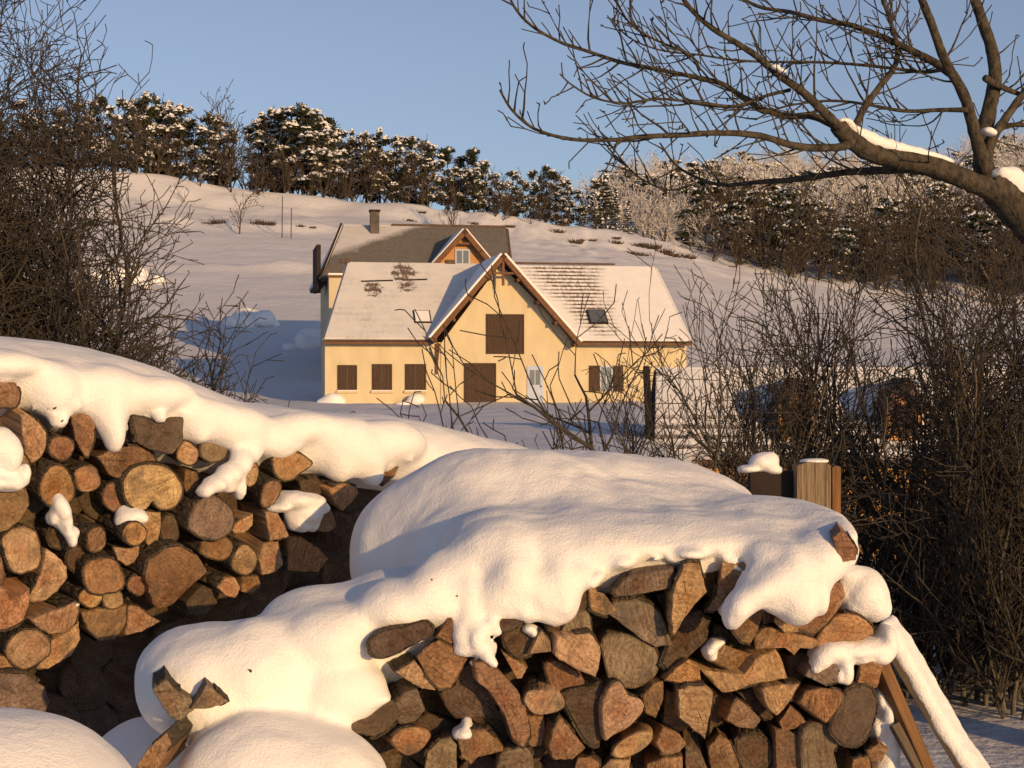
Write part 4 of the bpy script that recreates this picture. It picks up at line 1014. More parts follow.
d_ = MB().box(a, b, -.05, -.004, zb2, zt).build('door', WHITEP, house)
w_ = (b - a)
for i in range(2):
    MB().box(a + w_ * (.16 + .36 * i), a + w_ * (.46 + .36 * i), -.058, -.052, zb2 + .9, zt - .2).build('pane', GLASS, d_)
MB().box(b - .14, b - .09, -.09, -.051, zb2 + .78, zb2 + .88).build('handle', DARK, d_)
# right window: open shutters beside a bright pane
a, zt = HF(600, 366, .1); b, zb2 = HF(612, 391, .1)
wn = MB().box(a, b, .05, .096, zb2, zt).build('window', GLASS, house)
MB().box(a - .02, a + .05, .03, .049, zb2, zt).box(b - .05, b + .02, .03, .049, zb2, zt).box(a + .05, b - .05, .03, .049, zt - .06, zt).box((a + b) / 2 - .03, (a + b) / 2 + .03, .03, .049, zb2, zt - .06).build('frame', WHITEP, wn)
ws = HF(589, 366, .1)[0]; we = HF(623, 366, .1)[0]
MB().box(ws, a - .025, .045, .096, zb2 - .02, zt + .02).build('shutter', WOODD, wn); MB().box(b + .025, we, .045, .096, zb2 - .02, zt + .02).build('shutter', WOODD, wn)
# skylights on the slopes
def skylight(xc, yc, w, hgt):
    ly = 1.2
    for _ in range(12):                      # walk the ray onto the roof plane
        lx, z = HF(xc, yc, ly); ly += ((z - ev) / (rz_ - ev) * (RD + .4) - .4 - ly) * .7
    u = Vector((0, RD + .4, rz_ - ev)).normalized(); n = Vector((0, -u.z, u.y)); c = Vector((lx, ly, z)) + n * .125
    X = Vector((1, 0, 0))
    q = [c - X * w / 2 - u * hgt / 2, c + X * w / 2 - u * hgt / 2, c + X * w / 2 + u * hgt / 2, c - X * w / 2 + u * hgt / 2]
    s_ = MB().slab(q, n, .05).build('skylight', DARK, house)
    q2 = [c + (p - c) * .84 + n * .052 for p in q]
    return s_, q2, n
s_, q2, n = skylight(422, 319, .85, 1.0); MB().slab(q2, n, .03).build('pane', SNOWFAR, s_)
s_, q2, n = skylight(597, 319, .95, 1.15); MB().slab(q2, n, .01).build('pane', GLASS, s_)
p, q = on_left_roof(361, 283.5), on_left_roof(427, 281.5)
m = MB().beam(p, p.lerp(q, .48), .06, .09).beam(p.lerp(q, .62), q, .06, .09); m.build('snow_guard', DARK, house)
MB().beam((xm + .6, RD - .03, rz_ + .11), (rr_ - 2.2, RD - .03, rz_ + .11), .16, .1).build('ridge_tile', TILE, house)
for xc in (345, 450):
    lx, z = HF(xc, 262, RD); MB().box(lx - .25, lx + .25, RD - .2, RD + .2, rz_, rz_ + .22).build('ridge_vent', TILE, house)

# rear farmhouse
RF = Frame(400, 95, TH)
farm = RF.root('farmhouse'); tag(farm, 'older farmhouse with grey thinly snowed roof, chimney and wooden dormer behind the yellow house', 'house')
fe = RF(335, 279, -.3)[1]; fxl = RF(321, 279, -.3)[0]; fxr = RF(512, 279, -.3)[0]; FD = 6.
frl, frz = RF(343, 225.5, FD); frr = RF(506, 226, FD)[0]
fwl = RF(329.5, 300, 0)[0]; fwr = fxr - .3
m = MB().box(fwl, fwr, 0, 9, -.4, fe - .08); m.build('wall', WALL, farm)
pa0, pz0 = RF(329, 277.5, -1.2); pa1, pz1 = RF(351, 335, -1.2)
lw_ = MB().box(pa0, pa1, -1.2, -.003, pz1, pz0).build('chimney_breast', WALL, farm)
MB().box(pa0 - .08, pa1 + .08, -1.28, .0, pz0 + .003, pz0 + .13).build('coping', WOODO, lw_); MB().box(pa0 - .06, pa1 + .06, -1.26, -.02, pz0 + .133, pz0 + .26).build('coping_snow', SNOWFAR, lw_, .04)
def mask_farm(h, X, Y, Z, v):
    k = h.math('DIVIDE', h.math('SUBTRACT', frz, Z), frz - fe)
    n = h.noise(.7, 5, .6, v)
    corner = h.ramp(h.math('ADD', h.math('MULTIPLY', h.math('SUBTRACT', X, frl), .16), h.math('MULTIPLY', h.math('SUBTRACT', k, .38), 1.6)), [(.05, .3), (.32, 1.6)])
    return h.math('MULTIPLY', corner, h.ramp(n, [(.3, .9), (.6, 1.5)]))
FRS = m_roofsnow('farm_roof_snow', 2.4, mask_farm, .9, .1, ((.075, .07, .068), (.22, .20, .18)))
_h = house; house = farm
roof('roof', [(fxl, -.3, fe), (fxr, -.3, fe), (frr, FD, frz), (frl, FD, frz)], FRS, .06)
roof('roof', [(fxl, 2 * FD + .3, fe), (fxr, 2 * FD + .3, fe), (frr, FD, frz), (frl, FD, frz)], SNOWFAR)
roof('roof', [(fxl, -.3, fe), (frl, FD, frz), (fxl, 2 * FD + .3, fe)], SNOWFAR)
roof('roof', [(fxr, -.3, fe), (frr, FD, frz), (fxr, 2 * FD + .3, fe)], SNOWFAR)
MB().beam((fxl - .05, -.3, fe + .1), (frl - .1, FD, frz + .12), .09, .11).build('verge', DARK, farm)
MB().box(fxl - .22, fxl + .02, .2, 4.5, fe - .6, RF(319, 247, 2.)[1]).build('dark_side_slab', DARK, farm)  # dark slab along the left end of the farmhouse
MB().box(frl + 3, frr, FD - .12, FD + .1, frz + .02, frz + .16).build('ridge_tile', TILE, farm)
cx_, cz_ = RF(374.5, 212, 5.2)
ch = MB().box(cx_ - .27, cx_ + .27, 4.9, 5.5, frz - 1.6, cz_).build('chimney', STONE, farm)
MB().box(cx_ - .33, cx_ + .33, 4.82, 5.58, cz_ + .003, cz_ + .12).build('chimney_cap', DARK, ch)
# wooden dormer
da, dz = RF(465, 229, .6); dl, dlz = RF(433, 259, .6); dr, drz = RF(495, 257, .6)
m = MB(); prof = [(dl + .5, fe - .3), (dr - .5, fe - .3), (dr - .5, dlz + .3), (da, dz - .35), (dl + .5, dlz + .3)]
m.v = [(x, 1.2, z) for x, z in prof] + [(x, 5.4, z) for x, z in prof]
m.f = [[0, 1, 2, 3, 4], [9, 8, 7, 6, 5]] + [[(i + 1) % 5, 5 + (i + 1) % 5, 5 + i, i] for i in range(5)]
dm = m.build('dormer', WOODC, farm)
for ex, ez in ((dl, dlz - .3), (dr, dlz - .3)):
    pts = [(ex, .6, ez), (da, .6, dz), (da, 5.6, dz), (ex, 5.6, ez)]
    r_, n = roof('dormer_roof', pts, SNOWFAR, .12)
    a, b = Vector((ex, .565, ez)) - n * .08, Vector((da, .565, dz)) - n * .08
    MB().slab([a + n * .12, b + n * .12, b - n * .18, a - n * .18], (0, 1, 0), .032).build('bargeboard', WOODO, farm)
wa, wz = RF(455, 249, 1.2); wb_, wz2 = RF(470, 258, 1.2)
w0 = MB().box(wa, wb_, 1.13, 1.196, wz2 - .5, wz).build('window', WHITEP, dm)
MB().box(wa + .1, (wa + wb_) / 2 - .04, 1.11, 1.127, wz2 - .4, wz - .1).build('pane', GLASS, w0); MB().box((wa + wb_) / 2 + .04, wb_ - .1, 1.11, 1.127, wz2 - .4, wz - .1).build('pane', GLASS, w0)
MB().beam((da - .7, .75, dz - .85), (da + .7, .75, dz - .85), .12, .12).build('tie_beam', WOODO, farm)
house = _h

# low orange house beyond the hedge
CF = Frame(780, 40, math.radians(-3))
chal = CF.root('cottage'); tag(chal, 'low orange cottage with snow striped tile roof half hidden behind the hedge', 'house')
ce_ = CF(780, 461, -.4)[1]; cl = CF(652, 461, -.4)[0]; cr = CF(1010, 461, -.4)[0]; CD = 3.2; crl, crz = CF(654, 370, CD); crr = CF(1008, 372, CD)[0]
MB().box(cl + .3, cr - .3, 0, 6, -3.4, ce_ - .08).build('wall', WALLO, chal)
def mask_cot(h, X, Y, Z, v):
    k = h.math('DIVIDE', h.math('SUBTRACT', Z, ce_), crz - ce_)
    return h.math('MULTIPLY', h.ramp(k, [(.1, 1.), (.42, .9), (.6, .0)]), h.ramp(h.noise(.9, 4, .6, v), [(.3, .7), (.6, 1.)]))
CRS = m_roofsnow('cottage_roof_snow', 4.2, mask_cot)
house = chal
roof('roof', [(cl, -.4, ce_), (cr, -.4, ce_), (crr, CD, crz), (crl, CD, crz)], CRS, .07)
roof('roof', [(cl, 2 * CD + .4, ce_), (cr, 2 * CD + .4, ce_), (crr, CD, crz), (crl, CD, crz)], SNOWFAR)
for X in (cl + .3, cr - .5):
    MB().slab([(X, 0, ce_ - .1), (X, 6, ce_ - .1), (X, CD, crz - .3)], (1, 0, 0), .2).build('gable_wall', WALLO, chal)
MB().beam((cl - .03, -.45, ce_ - .02), (cl - .03, CD, crz + .02), .18, .2).build('verge', DARK, chal)  # dark colour stands in for the shadow on the gable end
for xc in (797, 906):
    a, z1 = CF(xc - 17, 398, .1); b, z0 = CF(xc + 17, 440, .1); mid = (a + b) / 2
    m = MB(); m.v = [(a, .2, z0), (b, .2, z0), (b, .2, z1 - .1), (mid, .2, z1 + .45), (a, .2, z1 - .1), (a, 2.6, z0), (b, 2.6, z0), (b, 2.6, z1 - .1), (mid, 2.6, z1 + .45), (a, 2.6, z1 - .1)]
    m.f = [[0, 1, 2, 3, 4], [9, 8, 7, 6, 5]] + [[(i + 1) % 5, 5 + (i + 1) % 5, 5 + i, i] for i in range(5)]
    dm = m.build('dormer', WOODC, chal)
    for s_ in (-1, 1):
        pts = [(mid + s_ * (b - a) * .68, .0, z1 - .3), (mid, .0, z1 + .5), (mid, 1.7, z1 + .5), (mid + s_ * (b - a) * .68, 1.7, z1 - .3)]
        roof('dormer_roof', pts, TILE, .06)
    MB().box(a + .1, b - .1, .15, .196, z0 + .1, z1 - .15).build('shutter', WOODD, dm)
house = _h

# ------------------------------------------------------------------ LEAFLESS TREE at the right, limbs laid out one by one
TY = 7.0
tree = empty('bare_tree', (px(1085, 300, TY).x, TY, 0)); tag(tree, 'large leafless tree spreading its limbs over the upper right of the picture', 'tree')
toff = tree.location
def TP(pts, dy0=0., dy1=0.):
    n = len(pts); return [px(x, y, TY + dy0 + (dy1 - dy0) * i / max(1, n - 1)) - toff for i, (x, y) in enumerate(pts)]
kx = TY / F
rt = lambda w: w * kx / 2
trunk_pts = [Vector((0, 0, -.05)), Vector((.02, 0, .5)), Vector((-.0, .0, 1.1)), Vector((-.04, 0, 1.7))] + TP([(1066, 262), (1040, 232), (1012, 204), (990, 182)])
limb_mesh('trunk', trunk_pts, [rt(66), rt(54), rt(48), rt(45), rt(42), rt(39), rt(37), rt(34)], TREEBARK, tree, 6, 14, .07)
rgt = random.Random(11)
LIMBS = [  # points, start width px, end width px, depth start, depth end
 ([(992, 186), (983, 165), (983, 140), (989, 110), (995, 80), (992, 50), (982, 20), (970, -15), (955, -70), (950, -130)], 30, 12, 0, .5),
 ([(986, 172), (974, 130), (964, 95), (945, 60), (930, 20), (915, -20), (900, -80)], 20, 9, 0, -.5),
 ([(986, 168), (992, 140), (1010, 112), (1032, 82), (1060, 40), (1080, -20)], 16, 8, 0, .3),
 ([(1012, 204), (990, 190), (962, 178), (932, 166), (900, 159), (870, 152), (850, 139), (838, 126)], 30, 17, 0, -.35),
 ([(838, 126), (820, 108), (800, 90), (775, 72), (755, 55), (735, 42), (712, 28), (690, 8), (672, -20), (650, -60)], 13, 5, -.35, -.8),
 ([(852, 141), (840, 147), (800, 147), (760, 136), (720, 133), (680, 135), (640, 137), (610, 140), (570, 139), (535, 129), (512, 110), (500, 90)], 12, 3, -.33, -.9),
 ([(962, 182), (920, 170), (885, 170), (840, 173), (800, 179), (760, 182), (725, 185), (700, 179), (676, 165), (660, 143)], 15, 3, -.05, .5),
 ([(836, 126), (812, 116), (788, 116), (760, 108), (740, 95), (720, 83), (690, 76), (650, 68), (620, 62), (590, 52), (560, 42), (532, 26), (515, 8), (505, -15)], 10, 3.5, -.3, -.2),
 ([(852, 138), (862, 112), (880, 86), (895, 66), (897, 45), (890, 20), (880, -10), (870, -50)], 11, 5, -.3, .2),
 ([(955, 76), (930, 60), (900, 45), (880, 36), (850, 25), (820, 20), (790, 12), (760, 7), (735, -6), (700, -30)], 12, 4, -.15, .3),
 ([(968, 110), (940, 110), (905, 111), (870, 105), (840, 101), (812, 102), (780, 108), (755, 120)], 7, 2.5, -.2, .1),
 ([(948, 68), (925, 72), (890, 68), (850, 64), (810, 62), (770, 62), (735, 60), (700, 55), (660, 50), (630, 38), (612, 20)], 6, 2.5, -.22, .5),
 ([(700, 70), (690, 55), (660, 42), (635, 28), (620, 8), (610, -20)], 4.5, 2.5, -.3, -.5),
 ([(790, 90), (765, 96), (735, 106), (700, 103), (660, 99), (625, 103), (595, 98), (572, 85), (560, 74)], 5, 2.2, -.4, -.9),
 ([(985, 78), (1004, 88), (1030, 96), (1060, 90)], 10, 6, .1, .3),
 ([(985, 170), (1000, 130), (1028, 125), (1060, 128)], 9, 6, .1, .2),
 ([(690, 185), (668, 190), (640, 178), (622, 160), (608, 140)], 3.2, 2, .3, .6),
]
twigs = [[], [], []]
PT = dict(step=.05, wig=.10, up=[.10, .09, .07], kids=[.42, .25, 0], ratio=.5, levs=2, spread=(.45, .95), rmin=.0024, skip=1)
for pts, w0_, w1_, d0, d1 in LIMBS:
    P3 = TP(pts, d0, d1); n = len(P3)
    w1_ = max(1.2, w1_ * .62) if w0_ < 14 or w1_ < 14 else w1_
    w0_ *= .84
    rads = [rt(w0_ * .92 + (w1_ - w0_ * .92) * (i / (n - 1)) ** .7) for i in range(n)]
    limb_mesh('limb', P3, rads, TREEBARK, tree, 6, 9 if w0_ > 8 else 6, .08)
    C = catmull(P3, 8); Lc = 0
    big = w0_ > 14
    for i in range(6 if not big else 14, len(C)):
        Lc += np.linalg.norm(C[i] - C[i - 1])
        if Lc > (.031 if w0_ < 12.6 else .11):
            Lc = 0
            d = Vector(C[i] - C[i - 1]).normalized()
            o = Vector((rgt.gauss(0, 1), rgt.gauss(0, 1) * .7, rgt.gauss(.25, .8))); o = (o - d * o.dot(d)).normalized()
            dd = (d * rgt.uniform(.5, 1.) + o * rgt.uniform(.6, 1.)).normalized()
            grow(twigs, Vector(C[i]), dd, rgt.choice((rgt.uniform(.1, .25), rgt.uniform(.2, .55))) * (1.12 - .8 * i / len(C)), rt(rgt.uniform(1.6, 2.6)), 0, rgt, PT)
# buds
bud = []
for lv in twigs:
    for a, b, r0, r1 in lv:
        if rgt.random() < .16:
            d = Vector((rgt.gauss(0, 1), rgt.gauss(0, 1), rgt.gauss(.6, 1))).normalized(); bud.append((b, b + d * .016, .0042, .0015))
V, Q = tubes(twigs[0] + twigs[1] + twigs[2] + bud, 5); link('crown', mesh('crown', V, Q, True), TREEBARK, tree)
def limb_snow(pts, wid, d0, d1, lift):
    P3 = TP(pts, d0, d1); C = catmull(P3, 5)
    pr = [(Vector(p) + toff + Vector((0, 0, lift * kx)), (wid * kx * .62, wid * kx * .62, wid * kx * .42 * (.5 + .5 * math.sin(math.pi * (i + .6) / (len(C) + .2)))), 0) for i, p in enumerate(C)]
    return pr
sn = snow_mesh('snow_cover', limb_snow([(946, 168), (920, 160), (900, 155), (872, 147), (855, 137), (844, 127)], 13, -.1, -.33, 5.5) , .006, .012, .012, 12.)
tag(sn, 'snow lying along the thick left limb of the leafless tree', 'snow', 'snow lying on the leafless tree')
sn = snow_mesh('snow_cover', limb_snow([(1062, 246), (1040, 222), (1018, 199), (1004, 184)], 24, 0, 0, 11), .008, .015, .014, 11.)
tag(sn, 'snow lying on the slanting trunk of the leafless tree', 'snow', 'snow lying on the leafless tree')
sn = snow_mesh('snow_cover', [E(987, 131, TY - .02, 6, 3.5, .03), E(991, 133, TY, 5, 3, .03)], .005, .02, .005, 16.); tag(sn, 'small snow pocket in the fork of the leafless tree', 'snow', 'snow lying on the leafless tree')
sn = snow_mesh('snow_cover', [E(776, 67, TY - .55, 5, 3, .02), E(782, 71, TY - .55, 5, 3, .02)], .005, .02, .004, 16.); tag(sn, 'tiny snow lump on the long left limb of the leafless tree', 'snow', 'snow lying on the leafless tree')

# ------------------------------------------------------------------ SHRUBS
def stem_proto(seed, L, r, P):
    rg = random.Random(seed); segs = [[], [], [], []]
    grow(segs, Vector((0, 0, 0)), Vector((rg.gauss(0, .05), rg.gauss(0, .05), 1)).normalized(), L, r, 0, rg, P)
    return tubes(segs[0], 6), tubes(segs[1] + segs[2] + segs[3], 4)
def xf(V, a, lean, az, s, off):
    ca, sa = math.cos(a), math.sin(a)
    W_ = np.stack([V[:, 0] * ca - V[:, 1] * sa, V[:, 0] * sa + V[:, 1] * ca, V[:, 2]], 1) * s
    cl_, sl_ = math.cos(lean), math.sin(lean)
    u = W_[:, 0] * math.cos(az) + W_[:, 1] * math.sin(az); w = -W_[:, 0] * math.sin(az) + W_[:, 1] * math.cos(az)
    u2 = u * cl_ + W_[:, 2] * sl_; z = -u * sl_ + W_[:, 2] * cl_
    return np.stack([u2 * math.cos(az) - w * math.sin(az), u2 * math.sin(az) + w * math.cos(az), z], 1) + np.array(off)
def shrub(name, seed, protos, stems, lean, spread, mats, smin_=.6):
    rg = random.Random(seed); root = empty(name); TV, TQ, b = [], [], 0
    for s_ in range(stems):
        (V0, Q0), (V1, Q1) = protos[s_ % len(protos)]
        a, az = rg.uniform(0, 6.283), s_ * 6.283 / stems + rg.uniform(-.5, .5); le_ = rg.uniform(.04, lean); sc = rg.uniform(smin_, 1.05); off = (rg.gauss(0, spread), rg.gauss(0, spread * .8), -.04)
        link('stem', mesh('stem', xf(V0, a, le_, az, sc, off), Q0, True), mats[1], root)
        TV.append(xf(V1, a, le_, az, sc, off)); TQ.append(Q1 + b); b += len(V1)
    link('crown', mesh('crown', np.concatenate(TV), np.concatenate(TQ), True), mats[0], root)
    return root
PH = dict(step=.075, wig=.11, up=[.03, .07, .06, .04], kids=[.75, .6, .32, 0], ratio=.52, levs=3, spread=(.4, 1.05), rmin=.0024)
HG = 'leafless hedge shrubs on the right'
hp = [stem_proto(500 + i, 2.3, .019, PH) for i in range(4)]
hv = [shrub('hedge_shrub', 40 + i, hp[i % 2:] + hp[:i % 2], 7, .27, .19, (TWIG, TWIGTAN), .5) for i in range(4)]
hx = [(700, 9.0), (752, 8.3), (800, 9.2), (838, 8.1), (880, 8.9), (918, 8.1), (950, 9.3), (982, 8.1), (1010, 8.8), (1028, 8.0), (1044, 9.2), (1038, 8.5), (1062, 8.1), (1090, 9.0), (1120, 8.2), (1160, 8.8), (1200, 8.3)]
rg = random.Random(8)
for i, (xp, Y) in enumerate(hx):
    X = (xp - CX) / F * Y; loc = (X, Y, tz(X, Y)); sc = rg.uniform(.82, 1.08) * Y / 8.5; sc3 = (sc * rg.choice((1, -1)), sc, sc)
    if i < 4: o = hv[i]; o.location = loc; o.scale = sc3
    else: o = copy_thing(hv[i % 4], loc, rg.uniform(0, 6.28), sc3)
    tag(o, 'dense leafless hedge shrub, %s from the left in the hedge row' % ordinal(i + 1), 'shrub', HG)
PS = dict(step=.10, wig=.15, up=[.03, .05, .03, .02], kids=[.85, .55, .25, 0], ratio=.5, levs=3, spread=(.5, 1.1), rmin=.0027)
for i, (xp, Y, L, st, lab) in enumerate(((528, 7.2, 1.3, 3, 'low thin leafless bush just left of the tall open bush before the house'), (604, 7.0, 1.95, 3, 'tall open leafless bush in front of the right end of the yellow house'),
                                       (562, 7.5, 1.4, 3, 'spreading leafless bush under the yellow gable'), (655, 7.6, 1.9, 4, 'leafless bush between the yellow house and the hedge'))):
    o = shrub('bare_bush', 80 + i, [stem_proto(600 + 7 * i + q, L, .02, PS) for q in range(3)], st, .42, .1, (TWIG, TWIG), .75)
    X = (xp - CX) / F * Y; o.location = (X, Y, tz(X, Y)); tag(o, lab, 'bush', 'open leafless bushes before the house')
PL = dict(step=.075, wig=.15, up=[.02, .03, .02, .01], kids=[1.15, 1.0, .6, 0], ratio=.46, levs=3, spread=(.5, 1.2), rmin=.0023)
for i, (xp, Y, L, st, lean, mr, lab) in enumerate(((-62, 8.6, 4.1, 9, .10, .66, 'tallest leafless shrub at the left picture edge'), (-2, 8.9, 3.75, 9, .09, .6, 'second tallest leafless shrub near the left edge'),
                                             (45, 8.4, 3.1, 8, .14, .6, 'leafless shrub right of the two tallest left shrubs'), (95, 9.1, 2.7, 9, .26, .75, 'fourth leafless shrub from the left edge'),
                                             (142, 8.5, 2.2, 11, .34, .85, 'leafless shrub between the taller left shrubs and the two low ones'), (190, 9.0, 1.9, 10, .38, .75, 'low leafless shrub, left one of the two low ones before the blue shadow'), (240, 8.6, 1.4, 9, .42, .6, 'lowest leafless shrub nearest the left wall of the house'))):
    o = shrub('bare_shrub', 220 + i, [stem_proto(800 + 7 * i + q, L, .02, dict(PL, maxr=mr)) for q in range(2)], st, lean, .14, (TWIG, TWIG), .6)
    X = (xp - CX) / F * Y; o.location = (X, Y, tz(X, Y)); tag(o, lab, 'shrub', 'leafless shrubs behind the left stack')

# ------------------------------------------------------------------ TREES ON THE HILL
def leafy(n, box, size, rg):
    """n random small triangles spread through ellipsoid clumps"""
    V, Fc = [], []
    for c, r in box:
        for _ in range(n):
            u = Vector((rg.gauss(0, 1), rg.gauss(0, 1), rg.gauss(0, 1))).normalized() * rg.random() ** .5
            p = Vector((c[0] + u.x * r[0], c[1] + u.y * r[1], c[2] + u.z * r[2]))
            a = Vector((rg.gauss(0, 1), rg.gauss(0, 1), rg.gauss(0, .7))).normalized(); b = a.orthogonal().normalized()
            s = size * rg.uniform(.6, 1.3); k = len(V)
            V += [tuple(p + a * s), tuple(p - a * s * .4 + b * s * .4), tuple(p - a * s * .4 - b * s * .4)]; Fc.append([k, k + 1, k + 2])
    return V, Fc
def snow_pads(boxes, rg, n, s0):
    V, Fc = [], []
    for c, r in boxes:
        for _ in range(n):
            a = rg.uniform(0, 6.283); q = rg.random() ** .5
            p = Vector((c[0] + math.cos(a) * q * r[0], c[1] + math.sin(a) * q * r[1], c[2] + r[2] * (1.02 - 1.1 * q * q)))
            s = s0 * rg.uniform(.5, 1.3); k = len(V)
            V.append(tuple(p + Vector((rg.uniform(-.3, .3) * s, rg.uniform(-.3, .3) * s, s * rg.uniform(.45, .9))))); V.append(tuple(p - Vector((0, 0, s * .3))))
            for j in range(6):
                t = j * math.pi / 3 + a; V.append((p.x + math.cos(t) * s * rg.uniform(.7, 1.2), p.y + math.sin(t) * s * rg.uniform(.7, 1.2), p.z - s * .5 * rg.random()))
            for j in range(6): Fc += [[k, k + 2 + j, k + 2 + (j + 1) % 6], [k + 1, k + 2 + (j + 1) % 6, k + 2 + j]]
    return V, Fc
def pine_proto(seed, snowy=1.):
    rg = random.Random(seed); H = 10.
    boxes = []
    for i in range(34):
        t = rg.uniform(.12, .97); wdt = 2.5 * (1 - (abs(t - .45) / .62) ** 2) * rg.uniform(.2, 1.15)
        a = rg.uniform(0, 6.283); boxes.append(((math.cos(a) * wdt, math.sin(a) * wdt, t * H), (rg.uniform(.5, .95), rg.uniform(.5, .95), rg.uniform(.4, .75))))
    boxes.append(((0, 0, H * .97), (.35, .35, .55)))
    root = empty('pine_tree'); segs = []
    p = Vector((0, 0, -.5))
    for i in range(8):
        q = Vector((rg.uniform(-.12, .12), rg.uniform(-.12, .12), H * .95 * (i + 1) / 8)); segs.append((p, q, .2 * (1 - i / 9), .2 * (1 - (i + 1) / 9))); p = q
    for c, r in boxes: segs.append((Vector((0, 0, c[2] * .9)), Vector(c), .06, .03))
    V, Q = tubes(segs, 6); link('trunk', mesh('trunk', V, Q, True), TREEBARK, root)
    V, Fc = leafy(120, boxes, .25, rg); link('crown', mesh('crown', V, Fc), NEEDLE, root)
    V, Fc = snow_pads([b for b in boxes if rg.random() < .9 * snowy], rg, 15, .26); link('snowy_foliage', mesh('snowy_foliage', V, Fc), SNOWFAR, root)
    return root
def spruce_proto(seed):
    rg = random.Random(seed); H = 10.; root = empty('spruce_tree')
    boxes = []
    for i in range(17):
        t = .08 + .9 * i / 16; w_ = 2.1 * (1 - t) + .12
        for j in range(5):
            a = rg.uniform(0, 6.283); boxes.append(((math.cos(a) * w_ * .6, math.sin(a) * w_ * .6, t * H), (w_ * .42 + .1, w_ * .42 + .1, .22)))
    V, Q = tubes([(Vector((0, 0, -.5)), Vector((0, 0, H)), .18, .03)], 6); link('trunk', mesh('trunk', V, Q, True), TREEBARK, root)
    V, Fc = leafy(26, boxes, .24, rg); link('crown', mesh('crown', V, Fc), NEEDLE, root)
    V, Fc = snow_pads([b for b in boxes if rg.random() < .45], rg, 2, .3); link('snowy_foliage', mesh('snowy_foliage', V, Fc), SNOWFAR, root)
    return root
PB = dict(step=.55, wig=.13, up=[.02, .06, .05, .03], kids=[.9, .75, .8, 0], ratio=.5, levs=3, spread=(.4, .95), rmin=.034, skip=0)
def bare_segs(seed, H=9.):
    rg = random.Random(seed); segs = [[], [], [], []]
    for s_ in range(rg.choice((1, 1, 2, 3))):
        d = Vector((rg.gauss(0, .16), rg.gauss(0, .16), 1)).normalized()
        grow(segs, Vector((rg.gauss(0, .2), rg.gauss(0, .2), -.4)), d, H * rg.uniform(.8, 1.), .13, 0, rg, PB)
    return segs
def bare_proto(seed, mat, name='bare_tree'):
    segs = bare_segs(seed); root = empty(name)
    V, Q = tubes(segs[0], 5); link('trunk', mesh('trunk', V, Q, True), TWIGFAR, root)
    V, Q = tubes(segs[1] + segs[2] + segs[3], 3); link('crown', mesh('crown', V, Q, True), mat, root)
    return root
pines = [pine_proto(5 + i, s) for i, s in enumerate((1., .8, 1.15, .5))]
spruces = [spruce_proto(61), spruce_proto(62)]
bares = [bare_proto(71 + i, TWIGFAR) for i in range(4)]
frosts = [bare_proto(91 + i, TWIGFROST, 'frosted_tree') for i in range(3)]
used = set()
def place(protos, xp, ytop, Y, rg, wide=1.):
    pr = rg.choice(protos); X = (xp - CX) / F * Y; zb0 = tz(X, Y) - .2
    H = (EYE + (CY - ytop) / F * Y) - zb0; H = max(H, 1.2); s = H / (10. if protos is not bares and protos is not frosts else 8.6)
    sc = (s * wide, s * wide, s)
    if pr.name not in used: used.add(pr.name); pr.location = (X, Y, zb0); pr.rotation_euler = (0, 0, rg.uniform(0, 6.28)); pr.scale = sc; return pr
    return copy_thing(pr, (X, Y, zb0), rg.uniform(0, 6.28), sc)
TOPS = [(-60, 95), (60, 104), (85, 100), (110, 98), (130, 95), (150, 93), (165, 92), (182, 108), (195, 132), (206, 112), (216, 110), (235, 100), (250, 122), (262, 115), (275, 110), (305, 106), (320, 110), (335, 122), (365, 130), (395, 132), (410, 130), (425, 140), (455, 148), (480, 152), (495, 165), (525, 172), (540, 165), (553, 168), (565, 180), (600, 190), (640, 205), (690, 230)]
rg = random.Random(21); P_ = []
for xp in (-40, -10, 25, 62, 84, 100, 118, 132, 146, 157, 170, 181, 209, 217, 262, 271, 283, 292, 303, 312, 324, 338, 352, 366, 380, 396, 412, 428, 448, 464, 474, 486, 512, 534, 546, 556, 568): P_.append(('pine', xp, ip(xp, TOPS) + rg.uniform(-2, 7), 226 + rg.uniform(-3, 8)))
for xp in (582, 594, 606, 616, 628): P_.append(('spruce', xp, {606: 170}.get(xp, 192 + rg.uniform(-4, 8)), 228 + rg.uniform(-3, 6)))
for k in range(100):
    xp = -40 + 640 * k / 99 + rg.uniform(-5, 5); P_.append(('bare', xp, ip(xp, TOPS) + (rg.uniform(3, 16) if k % 2 else rg.uniform(20, 40)), (221 if k % 2 else 218.5) + rg.uniform(0, 7)))
P_ += [('bare', 234, 98, 224), ('bare', 228, 104, 226), ('bare', 500, 158, 224), ('bare', 508, 162, 226)]
for k in range(24):
    xp = 622 + 5.2 * k + rg.uniform(-3, 3); P_.append(('frost', xp, ip(xp, [(620, 196), (650, 190), (700, 198), (750, 215)]) + rg.uniform(-4, 14), 232 + rg.uniform(0, 20)))
for k in range(40):
    xp = 665 + 17 * k + rg.uniform(-6, 6); P_.append(('bare', xp, ip(xp, [(660, 235), (720, 215), (800, 222), (900, 225), (1024, 235), (1350, 235)]) + rg.uniform(-8, 14), 223 + rg.uniform(0, 7)))
P_.sort(key=lambda q: q[1]); cnt = {}
INFO = {'pine': (pines, 'snow laden pine on the hilltop, %s pine from the left', 'pine', 'pines along the hilltop'), 'spruce': (spruces, 'slim pointed spruce on the hilltop, %s spruce from the left', 'spruce', 'spruces along the hilltop'),
        'bare': (bares, 'brown leafless tree along the wood edge, %s leafless one from the left', 'tree', 'leafless trees along the wood edge'), 'frost': (frosts, 'white frosted tree below the right hill, %s frosted one from the left', 'tree', 'frosted trees below the right hill')}
